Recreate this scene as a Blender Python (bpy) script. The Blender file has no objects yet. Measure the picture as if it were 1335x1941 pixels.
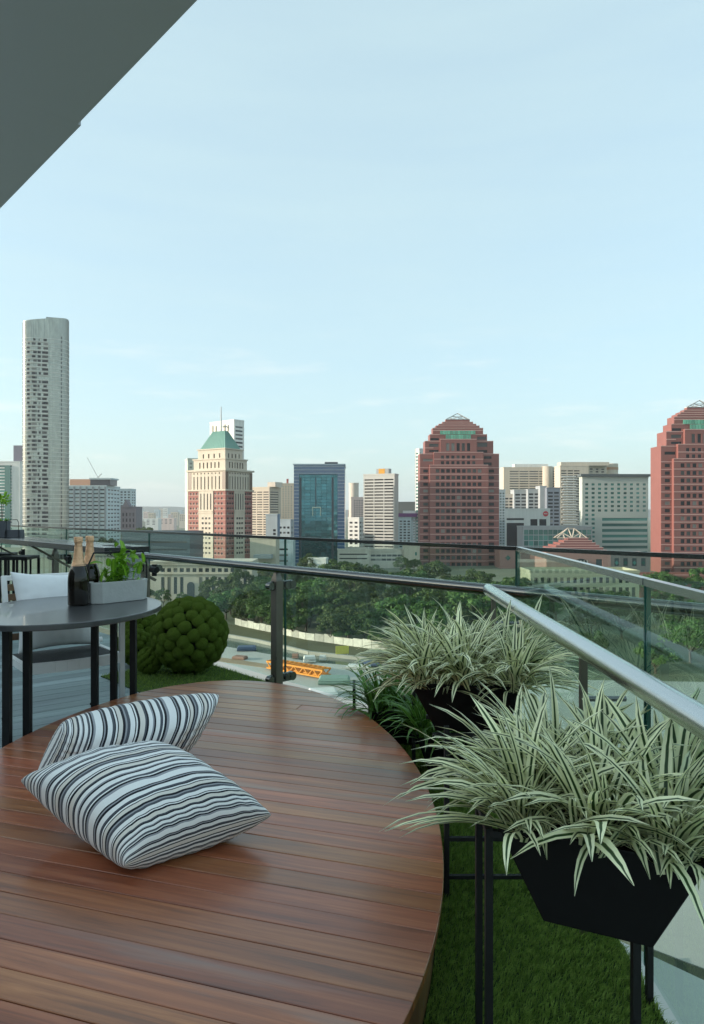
import bpy, bmesh, math, random
import numpy as np
from mathutils import Vector, Matrix, noise

random.seed(7)
rng = np.random.default_rng(7)
sc = bpy.context.scene
col = sc.collection
R = math.radians

# ------------------------------------------------------------------ camera, sky, sun, exposure
FPX, CX, CY, CAMZ = 1300.0, 667.5, 970.5, 1.25      # focal length and centre in photograph pixels
cam_d = bpy.data.cameras.new('camera')
cam_d.sensor_fit = 'VERTICAL'
cam_d.sensor_height = 36.0
cam_d.lens = 36.0 * FPX / 1941.0
cam_d.clip_start = 0.05
cam_d.clip_end = 30000.0
cam = bpy.data.objects.new('camera', cam_d)
cam.location = (0, 0, CAMZ)
cam.rotation_euler = (R(90), 0, 0)
col.objects.link(cam)
sc.camera = cam

SUN_EL, SUN_AZ = R(11.0), R(-96.0)        # azimuth from +Y, clockwise positive: the sun stands to the left
VEIL, VEIL_C, TINT = (0.64, 0.74), (1.62, 2.08, 2.22, 1), (0.865, 0.87, 0.82, 1)
to_sun = Vector((math.sin(SUN_AZ) * math.cos(SUN_EL), math.cos(SUN_AZ) * math.cos(SUN_EL), math.sin(SUN_EL)))
world = bpy.data.worlds.new('World')
sc.world = world
world.use_nodes = True
wn, wl = world.node_tree.nodes, world.node_tree.links
wn.clear()
w_out = wn.new('ShaderNodeOutputWorld')
w_bg = wn.new('ShaderNodeBackground')
w_bg.inputs['Strength'].default_value = 0.15
sky = wn.new('ShaderNodeTexSky')
sky.sky_type = 'NISHITA'
sky.sun_disc = False
sky.sun_elevation = SUN_EL
sky.sun_rotation = SUN_AZ
sky.altitude = 50
sky.air_density = 1.0
sky.dust_density = 2.2
sky.ozone_density = 3.0
w_tc = wn.new('ShaderNodeTexCoord')
w_map = wn.new('ShaderNodeMapping')
w_map.inputs['Scale'].default_value = (1.6, 1.6, 13.0)
w_map.inputs['Location'].default_value = (0.35, 0.0, 0.2)
w_nz = wn.new('ShaderNodeTexNoise')
w_nz.inputs['Scale'].default_value = 1.7
w_nz.inputs['Detail'].default_value = 6
w_nz.inputs['Roughness'].default_value = 0.5
w_r = wn.new('ShaderNodeMapRange')              # thin high veil over the whole sky, slightly uneven
w_r.inputs['From Min'].default_value = 0.3
w_r.inputs['From Max'].default_value = 0.75
w_r.inputs['To Min'].default_value = VEIL[0]
w_r.inputs['To Max'].default_value = VEIL[1]
w_mix = wn.new('ShaderNodeMixRGB')
w_mix.inputs['Color2'].default_value = VEIL_C
w_tint = wn.new('ShaderNodeMixRGB')
w_tint.blend_type = 'MULTIPLY'
w_tint.inputs['Fac'].default_value = 1.0
w_tint.inputs['Color2'].default_value = TINT
wl.new(w_tc.outputs['Generated'], w_map.inputs['Vector'])
wl.new(w_map.outputs['Vector'], w_nz.inputs['Vector'])
wl.new(w_nz.outputs['Fac'], w_r.inputs['Value'])
wl.new(sky.outputs['Color'], w_mix.inputs['Color1'])
wl.new(w_r.outputs['Result'], w_mix.inputs['Fac'])
# a few thin cloud streaks, far off and so low in the sky
c_map = wn.new('ShaderNodeMapping'); c_map.inputs['Scale'].default_value = (5.0, 5.0, 30.0); c_map.inputs['Location'].default_value = (1.7, 0.4, 0.9)
c_nz = wn.new('ShaderNodeTexNoise'); c_nz.inputs['Scale'].default_value = 1.5; c_nz.inputs['Detail'].default_value = 8; c_nz.inputs['Roughness'].default_value = 0.55
c_sep = wn.new('ShaderNodeSeparateXYZ'); c_lo = wn.new('ShaderNodeMapRange'); c_lo.interpolation_type = 'SMOOTHSTEP'
c_lo.inputs['From Min'].default_value = 0.34; c_lo.inputs['From Max'].default_value = 0.08
c_th = wn.new('ShaderNodeMapRange'); c_th.interpolation_type = 'SMOOTHSTEP'; c_th.inputs['From Min'].default_value = 0.52; c_th.inputs['From Max'].default_value = 0.80; c_th.inputs['To Max'].default_value = 0.38
c_mu = wn.new('ShaderNodeMath'); c_mu.operation = 'MULTIPLY'
c_mix = wn.new('ShaderNodeMixRGB'); c_mix.inputs['Color2'].default_value = (2.75, 2.65, 2.6, 1)
wl.new(w_tc.outputs['Generated'], c_map.inputs['Vector']); wl.new(c_map.outputs['Vector'], c_nz.inputs['Vector'])
wl.new(w_tc.outputs['Generated'], c_sep.inputs[0]); wl.new(c_sep.outputs['Z'], c_lo.inputs['Value'])
wl.new(c_nz.outputs['Fac'], c_th.inputs['Value']); wl.new(c_th.outputs['Result'], c_mu.inputs[0]); wl.new(c_lo.outputs['Result'], c_mu.inputs[1])
wl.new(c_mu.outputs[0], c_mix.inputs['Fac']); wl.new(w_mix.outputs['Color'], c_mix.inputs['Color1'])
wl.new(c_mix.outputs['Color'], w_tint.inputs['Color1'])
wl.new(w_tint.outputs['Color'], w_bg.inputs['Color'])
wl.new(w_bg.outputs['Background'], w_out.inputs['Surface'])

sun_d = bpy.data.lights.new('sun', 'SUN')
sun_d.energy = 2.0
sun_d.angle = R(0.9)
sun_d.color = (1.0, 0.89, 0.77)
sun = bpy.data.objects.new('sun', sun_d)
sun.rotation_euler = (-to_sun).to_track_quat('-Z', 'Y').to_euler()
sun.location = (-40, -20, 60)
col.objects.link(sun)

sc.view_settings.view_transform = 'Standard'
sc.view_settings.look = 'None'
sc.view_settings.gamma = 1.0
sc.view_settings.exposure = 1.76
sc.cycles.use_denoising = True
sc.cycles.max_bounces = 10
sc.cycles.transparent_max_bounces = 16
sc.cycles.caustics_reflective = False
sc.cycles.caustics_refractive = False
sc.cycles.sample_clamp_indirect = 6.0

# ------------------------------------------------------------------ helpers
def px(x, y, Y):
    return Vector(((x - CX) / FPX * Y, Y, CAMZ - (y - CY) / FPX * Y))

def tag(o, label=None, cat=None, group=None, kind=None):
    if label: o['label'] = label
    if cat: o['category'] = cat
    if group: o['group'] = group
    if kind: o['kind'] = kind
    return o

def empty(name, loc=(0, 0, 0), rz=0.0, label=None, cat=None, group=None):
    o = bpy.data.objects.new(name, None)
    o.empty_display_size = 0.1
    o.location = loc
    o.rotation_euler = (0, 0, rz)
    col.objects.link(o)
    return tag(o, label, cat, group)

def link(name, mesh, parent=None, loc=(0, 0, 0), rot=(0, 0, 0), scale=(1, 1, 1)):
    o = bpy.data.objects.new(name, mesh)
    o.location = loc
    o.rotation_euler = rot
    o.scale = scale
    col.objects.link(o)
    if parent: o.parent = parent
    return o

class MB:
    """collects shapes and links them as one mesh object"""
    def __init__(s):
        s.v, s.f, s.m, s.uv = [], [], [], None
    def add(s, vs, fs, mi=0):
        b = len(s.v)
        s.v.extend([tuple(p) for p in vs])
        for f in fs:
            s.f.append(tuple(b + i for i in f)); s.m.append(mi)
        return s
    def box(s, x0, x1, y0, y1, z0, z1, mi=0, M=None):
        vs = [Vector(p) for p in ((x0,y0,z0),(x1,y0,z0),(x1,y1,z0),(x0,y1,z0),(x0,y0,z1),(x1,y0,z1),(x1,y1,z1),(x0,y1,z1))]
        if M is not None: vs = [M @ p for p in vs]
        return s.add(vs, [(3,2,1,0),(4,5,6,7),(0,1,5,4),(1,2,6,5),(2,3,7,6),(3,0,4,7)], mi)
    def prism(s, poly, z0, z1, mi=0, top=None):
        n = len(poly); t = top or poly
        vs = [(p[0], p[1], z0) for p in poly] + [(p[0], p[1], z1) for p in t]
        fs = [tuple(range(n - 1, -1, -1)), tuple(range(n, 2 * n))]
        fs += [(i, (i + 1) % n, n + (i + 1) % n, n + i) for i in range(n)]
        return s.add(vs, fs, mi)
    def tube(s, p, q, r, n=10, r2=None, mi=0, cap=True):
        p, q = Vector(p), Vector(q); d = (q - p)
        if d.length < 1e-6: return s
        z = d.normalized(); x = z.orthogonal().normalized(); y = z.cross(x)
        r2 = r if r2 is None else r2
        vs = []
        for c, rr in ((p, r), (q, r2)):
            for i in range(n):
                a = 2 * math.pi * i / n
                vs.append(c + x * (math.cos(a) * rr) + y * (math.sin(a) * rr))
        fs = [(i, (i + 1) % n, n + (i + 1) % n, n + i) for i in range(n)]
        if cap: fs += [tuple(range(n - 1, -1, -1)), tuple(range(n, 2 * n))]
        return s.add(vs, fs, mi)
    def bar(s, p, q, w, h=None, mi=0, up=(0, 0, 1)):
        """square bar from p to q"""
        h = h or w
        p, q = Vector(p), Vector(q); z = (q - p).normalized(); u = Vector(up)
        if abs(z.dot(u)) > 0.98: u = Vector((0, 1, 0))
        x = z.cross(u).normalized(); y = x.cross(z)
        vs = []
        for c in (p, q):
            for sx, sy in ((-1,-1),(1,-1),(1,1),(-1,1)):
                vs.append(c + x * (sx * w / 2) + y * (sy * h / 2))
        return s.add(vs, [(3,2,1,0),(4,5,6,7),(0,1,5,4),(1,2,6,5),(2,3,7,6),(3,0,4,7)], mi)
    def lathe(s, prof, n=24, c=(0, 0, 0), mi=0):
        vs, fs = [], []
        for r, z in prof:
            for i in range(n):
                a = 2 * math.pi * i / n
                vs.append((c[0] + r * math.cos(a), c[1] + r * math.sin(a), c[2] + z))
        for k in range(len(prof) - 1):
            for i in range(n):
                j = (i + 1) % n
                fs.append((k*n+i, k*n+j, (k+1)*n+j, (k+1)*n+i))
        fs.append(tuple(range(n - 1, -1, -1)))
        fs.append(tuple((len(prof)-1)*n + i for i in range(n)))
        return s.add(vs, fs, mi)
    def mesh(s, name, mats, smooth=False, angle=40):
        me = bpy.data.meshes.new(name)
        me.from_pydata(s.v, [], s.f)
        mats = mats if isinstance(mats, (list, tuple)) else [mats]
        for m in mats: me.materials.append(m)
        if len(mats) > 1: me.polygons.foreach_set('material_index', s.m)
        if smooth:
            me.polygons.foreach_set('use_smooth', [True] * len(me.polygons))
            try: me.set_sharp_from_angle(angle=R(angle))
            except Exception: pass
        me.update()
        return me
    def build(s, name, mats, parent=None, smooth=False, **k):
        return link(name, s.mesh(name, mats, smooth), parent, **k)

def bevel(o, w=0.003, seg=2):
    m = o.modifiers.new('bevel', 'BEVEL'); m.width = w; m.segments = seg; m.limit_method = 'ANGLE'; m.angle_limit = R(35)
    return o

# ------------------------------------------------------------------ materials
MATS = {}
def nodes_of(name):
    m = bpy.data.materials.new(name); m.use_nodes = True
    nt = m.node_tree
    return m, nt, nt.nodes['Principled BSDF']

def mat(name, c, rough=0.6, metal=0.0, spec=0.5, vary=0.0, scale=4.0, stretch=(1, 1, 1), bump=0.0, bscale=None, rand=0.0, coat=0.0, detail=6, rvar=0.0):
    """plain surface: colour, broad mottling, fine relief and a small difference from piece to piece"""
    m, nt, b = nodes_of(name)
    N, L = nt.nodes, nt.links
    b.inputs['Roughness'].default_value = rough
    b.inputs['Metallic'].default_value = metal
    b.inputs['Specular IOR Level'].default_value = spec
    b.inputs['Coat Weight'].default_value = coat
    b.inputs['Base Color'].default_value = (*c, 1)
    tc = N.new('ShaderNodeTexCoord'); mp = N.new('ShaderNodeMapping')
    mp.inputs['Scale'].default_value = stretch
    L.new(tc.outputs['Object'], mp.inputs['Vector'])
    src = None
    if vary or rvar:
        nz = N.new('ShaderNodeTexNoise'); nz.inputs['Scale'].default_value = scale
        nz.inputs['Detail'].default_value = detail; nz.inputs['Roughness'].default_value = 0.62
        L.new(mp.outputs['Vector'], nz.inputs['Vector'])
    if vary:
        mx = N.new('ShaderNodeMixRGB')
        mx.inputs['Color1'].default_value = (*[max(0, v * (1 - vary)) for v in c], 1)
        mx.inputs['Color2'].default_value = (*[min(1, v * (1 + vary)) for v in c], 1)
        L.new(nz.outputs['Fac'], mx.inputs['Fac']); src = mx.outputs['Color']
    if rvar:
        mr = N.new('ShaderNodeMapRange'); mr.inputs['To Min'].default_value = max(0.02, rough - rvar); mr.inputs['To Max'].default_value = rough + rvar
        mr.inputs['From Min'].default_value = 0.3; mr.inputs['From Max'].default_value = 0.7
        L.new(nz.outputs['Fac'], mr.inputs['Value']); L.new(mr.outputs['Result'], b.inputs['Roughness'])
    if rand:
        oi = N.new('ShaderNodeObjectInfo'); hs = N.new('ShaderNodeHueSaturation')
        mr = N.new('ShaderNodeMapRange'); mr.inputs['To Min'].default_value = 1 - rand; mr.inputs['To Max'].default_value = 1 + rand
        L.new(oi.outputs['Random'], mr.inputs['Value']); L.new(mr.outputs['Result'], hs.inputs['Value'])
        if src: L.new(src, hs.inputs['Color'])
        else: hs.inputs['Color'].default_value = (*c, 1)
        src = hs.outputs['Color']
    if src: L.new(src, b.inputs['Base Color'])
    if bump:
        n2 = N.new('ShaderNodeTexNoise'); n2.inputs['Scale'].default_value = bscale or scale * 6; n2.inputs['Detail'].default_value = 5
        L.new(mp.outputs['Vector'], n2.inputs['Vector'])
        bp = N.new('ShaderNodeBump'); bp.inputs['Strength'].default_value = bump; bp.inputs['Distance'].default_value = 0.01
        L.new(n2.outputs['Fac'], bp.inputs['Height']); L.new(bp.outputs['Normal'], b.inputs['Normal'])
    MATS[name] = m
    return m

def glass_mat(name, tint, ior=1.72, rough=0.0):
    m = bpy.data.materials.new(name); m.use_nodes = True
    N, L = m.node_tree.nodes, m.node_tree.links
    N.clear()
    out = N.new('ShaderNodeOutputMaterial'); mx = N.new('ShaderNodeMixShader')
    fr = N.new('ShaderNodeFresnel'); fr.inputs['IOR'].default_value = ior
    tr = N.new('ShaderNodeBsdfTransparent'); tr.inputs['Color'].default_value = (*tint, 1)
    gl = N.new('ShaderNodeBsdfGlossy'); gl.inputs['Roughness'].default_value = rough; gl.inputs['Color'].default_value = (0.9, 0.97, 0.94, 1)
    # the ray is not bent, so only the face it enters by reflects
    ge = N.new('ShaderNodeNewGeometry'); iv = N.new('ShaderNodeMath'); iv.operation = 'SUBTRACT'; iv.inputs[0].default_value = 1.0
    mu = N.new('ShaderNodeMath'); mu.operation = 'MULTIPLY'
    L.new(ge.outputs['Backfacing'], iv.inputs[1]); L.new(fr.outputs['Fac'], mu.inputs[0]); L.new(iv.outputs[0], mu.inputs[1])
    L.new(mu.outputs[0], mx.inputs['Fac']); L.new(tr.outputs['BSDF'], mx.inputs[1]); L.new(gl.outputs['BSDF'], mx.inputs[2])
    L.new(mx.outputs['Shader'], out.inputs['Surface'])
    return m

def wood_mat(name, dark, mid, light, axis_rot, rough=0.34, scale=1.0, spec=0.5, grey=None, coat=0.0):
    """planks: long grain streaks along the board, each board its own shade"""
    m, nt, b = nodes_of(name)
    N, L = nt.nodes, nt.links
    tc = N.new('ShaderNodeTexCoord'); mp = N.new('ShaderNodeMapping')
    mp.inputs['Rotation'].default_value = (0, 0, axis_rot)
    oi = N.new('ShaderNodeObjectInfo'); cb = N.new('ShaderNodeCombineXYZ')
    ml = N.new('ShaderNodeMath'); ml.operation = 'MULTIPLY'; ml.inputs[1].default_value = 37.0
    L.new(oi.outputs['Random'], ml.inputs[0]); L.new(ml.outputs[0], cb.inputs['X']); L.new(ml.outputs[0], cb.inputs['Z'])
    ad = N.new('ShaderNodeVectorMath'); ad.operation = 'ADD'
    L.new(tc.outputs['Object'], mp.inputs['Vector']); L.new(mp.outputs['Vector'], ad.inputs[0]); L.new(cb.outputs[0], ad.inputs[1])
    st = N.new('ShaderNodeVectorMath'); st.operation = 'MULTIPLY'; st.inputs[1].default_value = (1.1 * scale, 26 * scale, 8 * scale)
    L.new(ad.outputs[0], st.inputs[0])
    nz = N.new('ShaderNodeTexNoise'); nz.inputs['Scale'].default_value = 1.6; nz.inputs['Detail'].default_value = 9; nz.inputs['Roughness'].default_value = 0.66; nz.inputs['Distortion'].default_value = 0.5
    L.new(st.outputs[0], nz.inputs['Vector'])
    rp = N.new('ShaderNodeValToRGB')
    e = rp.color_ramp.elements
    e[0].position = 0.3; e[0].color = (*dark, 1); e[1].position = 0.72; e[1].color = (*light, 1)
    k = e.new(0.5); k.color = (*mid, 1)
    L.new(nz.outputs['Fac'], rp.inputs['Fac'])
    hs = N.new('ShaderNodeHueSaturation')
    mr = N.new('ShaderNodeMapRange'); mr.inputs['To Min'].default_value = 0.76; mr.inputs['To Max'].default_value = 1.26
    L.new(oi.outputs['Random'], mr.inputs['Value']); L.new(mr.outputs['Result'], hs.inputs['Value'])
    wm = N.new('ShaderNodeMath'); wm.operation = 'MULTIPLY_ADD'; wm.inputs[1].default_value = 7.31; wm.inputs[2].default_value = 0.0
    L.new(oi.outputs['Random'], wm.inputs[0])
    fr = N.new('ShaderNodeMath'); fr.operation = 'FRACT'; L.new(wm.outputs[0], fr.inputs[0])
    mh = N.new('ShaderNodeMapRange'); mh.inputs['To Min'].default_value = 0.494; mh.inputs['To Max'].default_value = 0.514
    L.new(fr.outputs[0], mh.inputs['Value']); L.new(mh.outputs['Result'], hs.inputs['Hue'])
    L.new(rp.outputs['Color'], hs.inputs['Color'])
    colour = hs.outputs['Color']
    if grey:
        n3 = N.new('ShaderNodeTexNoise'); n3.inputs['Scale'].default_value = 0.9; n3.inputs['Detail'].default_value = 4
        s3 = N.new('ShaderNodeVectorMath'); s3.operation = 'MULTIPLY'; s3.inputs[1].default_value = (0.9, 9, 1)
        L.new(ad.outputs[0], s3.inputs[0]); L.new(s3.outputs[0], n3.inputs['Vector'])
        r3 = N.new('ShaderNodeValToRGB'); r3.color_ramp.elements[0].position = 0.60; r3.color_ramp.elements[1].position = 0.78
        r3.color_ramp.elements[1].color = (0.7, 0.7, 0.7, 1)
        L.new(n3.outputs['Fac'], r3.inputs['Fac'])
        mg = N.new('ShaderNodeMixRGB'); mg.inputs['Color2'].default_value = (*grey, 1)
        L.new(r3.outputs['Color'], mg.inputs['Fac']); L.new(colour, mg.inputs['Color1']); colour = mg.outputs['Color']
    L.new(colour, b.inputs['Base Color'])
    b.inputs['Specular IOR Level'].default_value = spec
    b.inputs['Coat Weight'].default_value = coat; b.inputs['Coat Roughness'].default_value = 0.22; b.inputs['Coat IOR'].default_value = 1.6
    m4 = N.new('ShaderNodeMapRange'); m4.inputs['From Min'].default_value = 0.3; m4.inputs['From Max'].default_value = 0.7
    m4.inputs['To Min'].default_value = rough - 0.06; m4.inputs['To Max'].default_value = rough + 0.12
    L.new(nz.outputs['Fac'], m4.inputs['Value']); L.new(m4.outputs['Result'], b.inputs['Roughness'])
    bp = N.new('ShaderNodeBump'); bp.inputs['Strength'].default_value = 0.12; bp.inputs['Distance'].default_value = 0.004
    L.new(nz.outputs['Fac'], bp.inputs['Height']); L.new(bp.outputs['Normal'], b.inputs['Normal'])
    return m

def leaf_mat(name, centre, margin, split=0.36, rough=0.42, rand=0.18, trans=0.25):
    """strap leaf: UV x runs across the blade"""
    m, nt, b = nodes_of(name)
    N, L = nt.nodes, nt.links
    uv = N.new('ShaderNodeUVMap'); sp = N.new('ShaderNodeSeparateXYZ'); L.new(uv.outputs['UV'], sp.inputs[0])
    rp = N.new('ShaderNodeValToRGB'); rp.color_ramp.interpolation = 'LINEAR'
    e = rp.color_ramp.elements
    e[0].position = 0.0; e[0].color = (*margin, 1); e[1].position = 1.0; e[1].color = (*margin, 1)
    h = 0.5 - split / 2
    for p, c in ((h - 0.03, margin), (h + 0.03, centre), (1 - h - 0.03, centre), (1 - h + 0.03, margin)):
        k = e.new(p); k.color = (*c, 1)
    L.new(sp.outputs['X'], rp.inputs['Fac'])
    nz = N.new('ShaderNodeTexNoise'); nz.inputs['Scale'].default_value = 3.0; nz.inputs['Detail'].default_value = 3
    sc3 = N.new('ShaderNodeVectorMath'); sc3.operation = 'MULTIPLY'; sc3.inputs[1].default_value = (14, 1.5, 1)
    L.new(uv.outputs['UV'], sc3.inputs[0]); L.new(sc3.outputs[0], nz.inputs['Vector'])
    oi = N.new('ShaderNodeObjectInfo'); hs = N.new('ShaderNodeHueSaturation')
    mr = N.new('ShaderNodeMapRange'); mr.inputs['To Min'].default_value = 1 - rand; mr.inputs['To Max'].default_value = 1 + rand
    L.new(oi.outputs['Random'], mr.inputs['Value'])
    mm = N.new('ShaderNodeMath'); mm.operation = 'MULTIPLY_ADD'; mm.inputs[1].default_value = 0.5; mm.inputs[2].default_value = 0.75
    L.new(nz.outputs['Fac'], mm.inputs[0])
    m5 = N.new('ShaderNodeMath'); m5.operation = 'MULTIPLY'; L.new(mm.outputs[0], m5.inputs[0]); L.new(mr.outputs['Result'], m5.inputs[1])
    L.new(m5.outputs[0], hs.inputs['Value']); L.new(rp.outputs['Color'], hs.inputs['Color'])
    L.new(hs.outputs['Color'], b.inputs['Base Color'])
    b.inputs['Roughness'].default_value = rough
    tl = N.new('ShaderNodeBsdfTranslucent'); mx = N.new('ShaderNodeMixShader'); mx.inputs['Fac'].default_value = trans
    L.new(hs.outputs['Color'], tl.inputs['Color']); L.new(b.outputs['BSDF'], mx.inputs[1]); L.new(tl.outputs['BSDF'], mx.inputs[2])
    L.new(mx.outputs['Shader'], N['Material Output'].inputs['Surface'])
    return m

def foliage_mat(name, dark, light, rand=0.3, trans=0.25, scale=0.6):
    m, nt, b = nodes_of(name)
    N, L = nt.nodes, nt.links
    tc = N.new('ShaderNodeTexCoord'); nz = N.new('ShaderNodeTexNoise'); nz.inputs['Scale'].default_value = scale; nz.inputs['Detail'].default_value = 5
    L.new(tc.outputs['Object'], nz.inputs['Vector'])
    rp = N.new('ShaderNodeValToRGB'); e = rp.color_ramp.elements
    e[0].position = 0.32; e[0].color = (*dark, 1); e[1].position = 0.68; e[1].color = (*light, 1)
    L.new(nz.outputs['Fac'], rp.inputs['Fac'])
    oi = N.new('ShaderNodeObjectInfo'); hs = N.new('ShaderNodeHueSaturation')
    mr = N.new('ShaderNodeMapRange'); mr.inputs['To Min'].default_value = 1 - rand; mr.inputs['To Max'].default_value = 1 + rand
    mh = N.new('ShaderNodeMapRange'); mh.inputs['To Min'].default_value = 0.475; mh.inputs['To Max'].default_value = 0.53
    L.new(oi.outputs['Random'], mr.inputs['Value']); L.new(oi.outputs['Random'], mh.inputs['Value'])
    L.new(mr.outputs['Result'], hs.inputs['Value']); L.new(mh.outputs['Result'], hs.inputs['Hue']); L.new(rp.outputs['Color'], hs.inputs['Color'])
    L.new(hs.outputs['Color'], b.inputs['Base Color'])
    b.inputs['Roughness'].default_value = 0.6
    b.inputs['Specular IOR Level'].default_value = 0.25
    tl = N.new('ShaderNodeBsdfTranslucent'); mx = N.new('ShaderNodeMixShader'); mx.inputs['Fac'].default_value = trans
    L.new(hs.outputs['Color'], tl.inputs['Color']); L.new(b.outputs['BSDF'], mx.inputs[1]); L.new(tl.outputs['BSDF'], mx.inputs[2])
    L.new(mx.outputs['Shader'], N['Material Output'].inputs['Surface'])
    return m

def window_mat(name, c, rough=0.12, rand=0.5, spec=0.6, metal=0.0, blinds=0.0):
    """glazing that differs from pane to pane; some panes have pale blinds drawn"""
    m = mat(name, c, rough=rough, rand=rand, spec=spec, metal=metal)
    if blinds:
        N, L = m.node_tree.nodes, m.node_tree.links
        b = N['Principled BSDF']; src = b.inputs['Base Color'].links[0].from_socket
        oi = N.new('ShaderNodeObjectInfo'); f1 = N.new('ShaderNodeMath'); f1.operation = 'MULTIPLY'; f1.inputs[1].default_value = 13.7
        fr = N.new('ShaderNodeMath'); fr.operation = 'FRACT'
        L.new(oi.outputs['Random'], f1.inputs[0]); L.new(f1.outputs[0], fr.inputs[0])
        rp = N.new('ShaderNodeValToRGB'); rp.color_ramp.interpolation = 'CONSTANT'
        e = rp.color_ramp.elements
        e[0].position = 0.0; e[0].color = (0, 0, 0, 1); e[1].position = 1 - blinds; e[1].color = (0.25, 0.25, 0.25, 1)
        k = e.new(1 - blinds * 0.35); k.color = (0.75, 0.75, 0.75, 1)
        L.new(fr.outputs[0], rp.inputs['Fac'])
        mx = N.new('ShaderNodeMixRGB'); mx.inputs['Color2'].default_value = (0.30, 0.29, 0.26, 1)
        L.new(rp.outputs['Color'], mx.inputs['Fac']); L.new(src, mx.inputs['Color1']); L.new(mx.outputs['Color'], b.inputs['Base Color'])
    return m

# ------------------------------------------------------------------ the city: ground, terrain
G = -31.75                                   # street level
HG = CAMZ - G
def gpt(x, y, dz=0.0):                       # a point on the ground seen at a photograph pixel
    Y = FPX * (HG - dz) / (y - CY)
    return ((x - CX) / FPX * Y, Y)

m_ground = mat('ground', (0.12, 0.14, 0.085), rough=0.95, vary=0.5, scale=0.02, bump=0.3, bscale=0.3)
MB().add([(-5500, -2200, G), (5500, -2200, G), (5500, 6300, G), (-5500, 6300, G)], [(0, 1, 2, 3)]).build('ground', m_ground)['kind'] = 'structure'

def sheet(name, pts, z, m):
    o = MB().prism(pts, G - 0.5, G + z).build(name, m); o['kind'] = 'structure'; return o

m_site = mat('pale_site_ground', (0.40, 0.40, 0.36), rough=0.95, vary=0.28, scale=0.06, bump=0.4, bscale=0.5)
m_slope = mat('grass_bank', (0.085, 0.085, 0.035), rough=1.0, vary=0.55, scale=0.09, bump=0.6, bscale=0.8)
m_canal = mat('canal_water', (0.12, 0.15, 0.13), rough=0.15, vary=0.2, scale=0.05)
m_kerb = mat('canal_wall_concrete', (0.34, 0.33, 0.28), rough=0.9, vary=0.25, scale=0.4)
m_dirt = mat('brown_dirt', (0.30, 0.22, 0.14), rough=1.0, vary=0.4, scale=0.2)
# canal edge line and the bank behind it, as they run across the view
edge = [(330, 1196), (440, 1209), (490, 1218), (546, 1231), (587, 1241), (726, 1256), (860, 1268), (1010, 1276)]
bank_top = [(300, 1166), (400, 1178), (459, 1188), (580, 1213), (670, 1226), (760, 1238), (860, 1252), (1010, 1263)]
canal_lo = [(330, 1212), (440, 1228), (546, 1247), (587, 1255), (726, 1268), (860, 1280), (1010, 1288)]
sheet('grass_bank', [gpt(*p) for p in bank_top] + [gpt(*p) for p in reversed(edge)], 0.12, m_slope)
sheet('canal', [gpt(*p) for p in edge] + [gpt(*p) for p in reversed(canal_lo)], 0.05, m_canal)
sheet('construction_ground', [gpt(*p) for p in canal_lo] + [gpt(1500, 1296), gpt(2300, 1420), gpt(1900, 1690), gpt(1335, 1838), gpt(1235, 1800), gpt(900, 1560), gpt(640, 1420), gpt(-200, 1380)], 0.08, m_site)
sheet('dirt_road', [gpt(300, 1232), gpt(440, 1250), gpt(560, 1268), gpt(560, 1275), gpt(440, 1258), gpt(300, 1240)], 0.14, m_dirt)
# low wall along the canal
w = MB()
for (a, b) in zip(edge[:-1], edge[1:]):
    p, q = gpt(*a), gpt(*b)
    w.bar((p[0], p[1], G + 0.35), (q[0], q[1], G + 0.35), 0.8, 0.9)
tag(w.build('canal_wall', m_kerb), 'low pale concrete wall along the far edge of the canal', 'wall')

# white site fence at the foot of the wood: one thing, each sheet a part
m_fence = mat('fence_white', (0.46, 0.45, 0.38), rough=0.8, vary=0.5, scale=0.9, rand=0.35)
f0 = [(446, 1184)] + bank_top[2:7]
fence = empty('hoarding_fence', (*gpt(580, 1213), G), 0, 'long white site hoarding at the foot of the wood', 'fence')
fx, fy = gpt(580, 1213)
acc = 0
for a, b in zip(f0[:-1], f0[1:]):
    p, q = Vector(gpt(*a)), Vector(gpt(*b)); n = max(1, int((q - p).length / 2.6))
    for i in range(n):
        u, v = p.lerp(q, i / n), p.lerp(q, (i + 0.96) / n); h = 1.7 + 0.5 * random.random()
        MB().bar((u.x - fx, u.y - fy, h / 2 + 0.1), (v.x - fx, v.y - fy, h / 2 + 0.1), 0.12, h).build('panel', m_fence, fence)

# far hill line
m_hill = mat('far_hill', (0.05, 0.085, 0.07), rough=1.0, vary=0.3, scale=0.004)
hv, hf = [], []
for i in range(161):
    x = -5200 + i * 65
    h = 16 + 40 * max(0, noise.noise(Vector((x * 0.0011, 3.1, 0)))) + 10 * noise.noise(Vector((x * 0.006, 9.1, 0)))
    hv += [(x, 4300, G), (x, 4700, CAMZ + h), (x, 5600, G)]
for i in range(160):
    a = i * 3
    hf += [(a, a + 3, a + 4, a + 1), (a + 1, a + 4, a + 5, a + 2)]
MB().add(hv, hf).build('hill', m_hill, smooth=True)['kind'] = 'structure'

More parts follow.
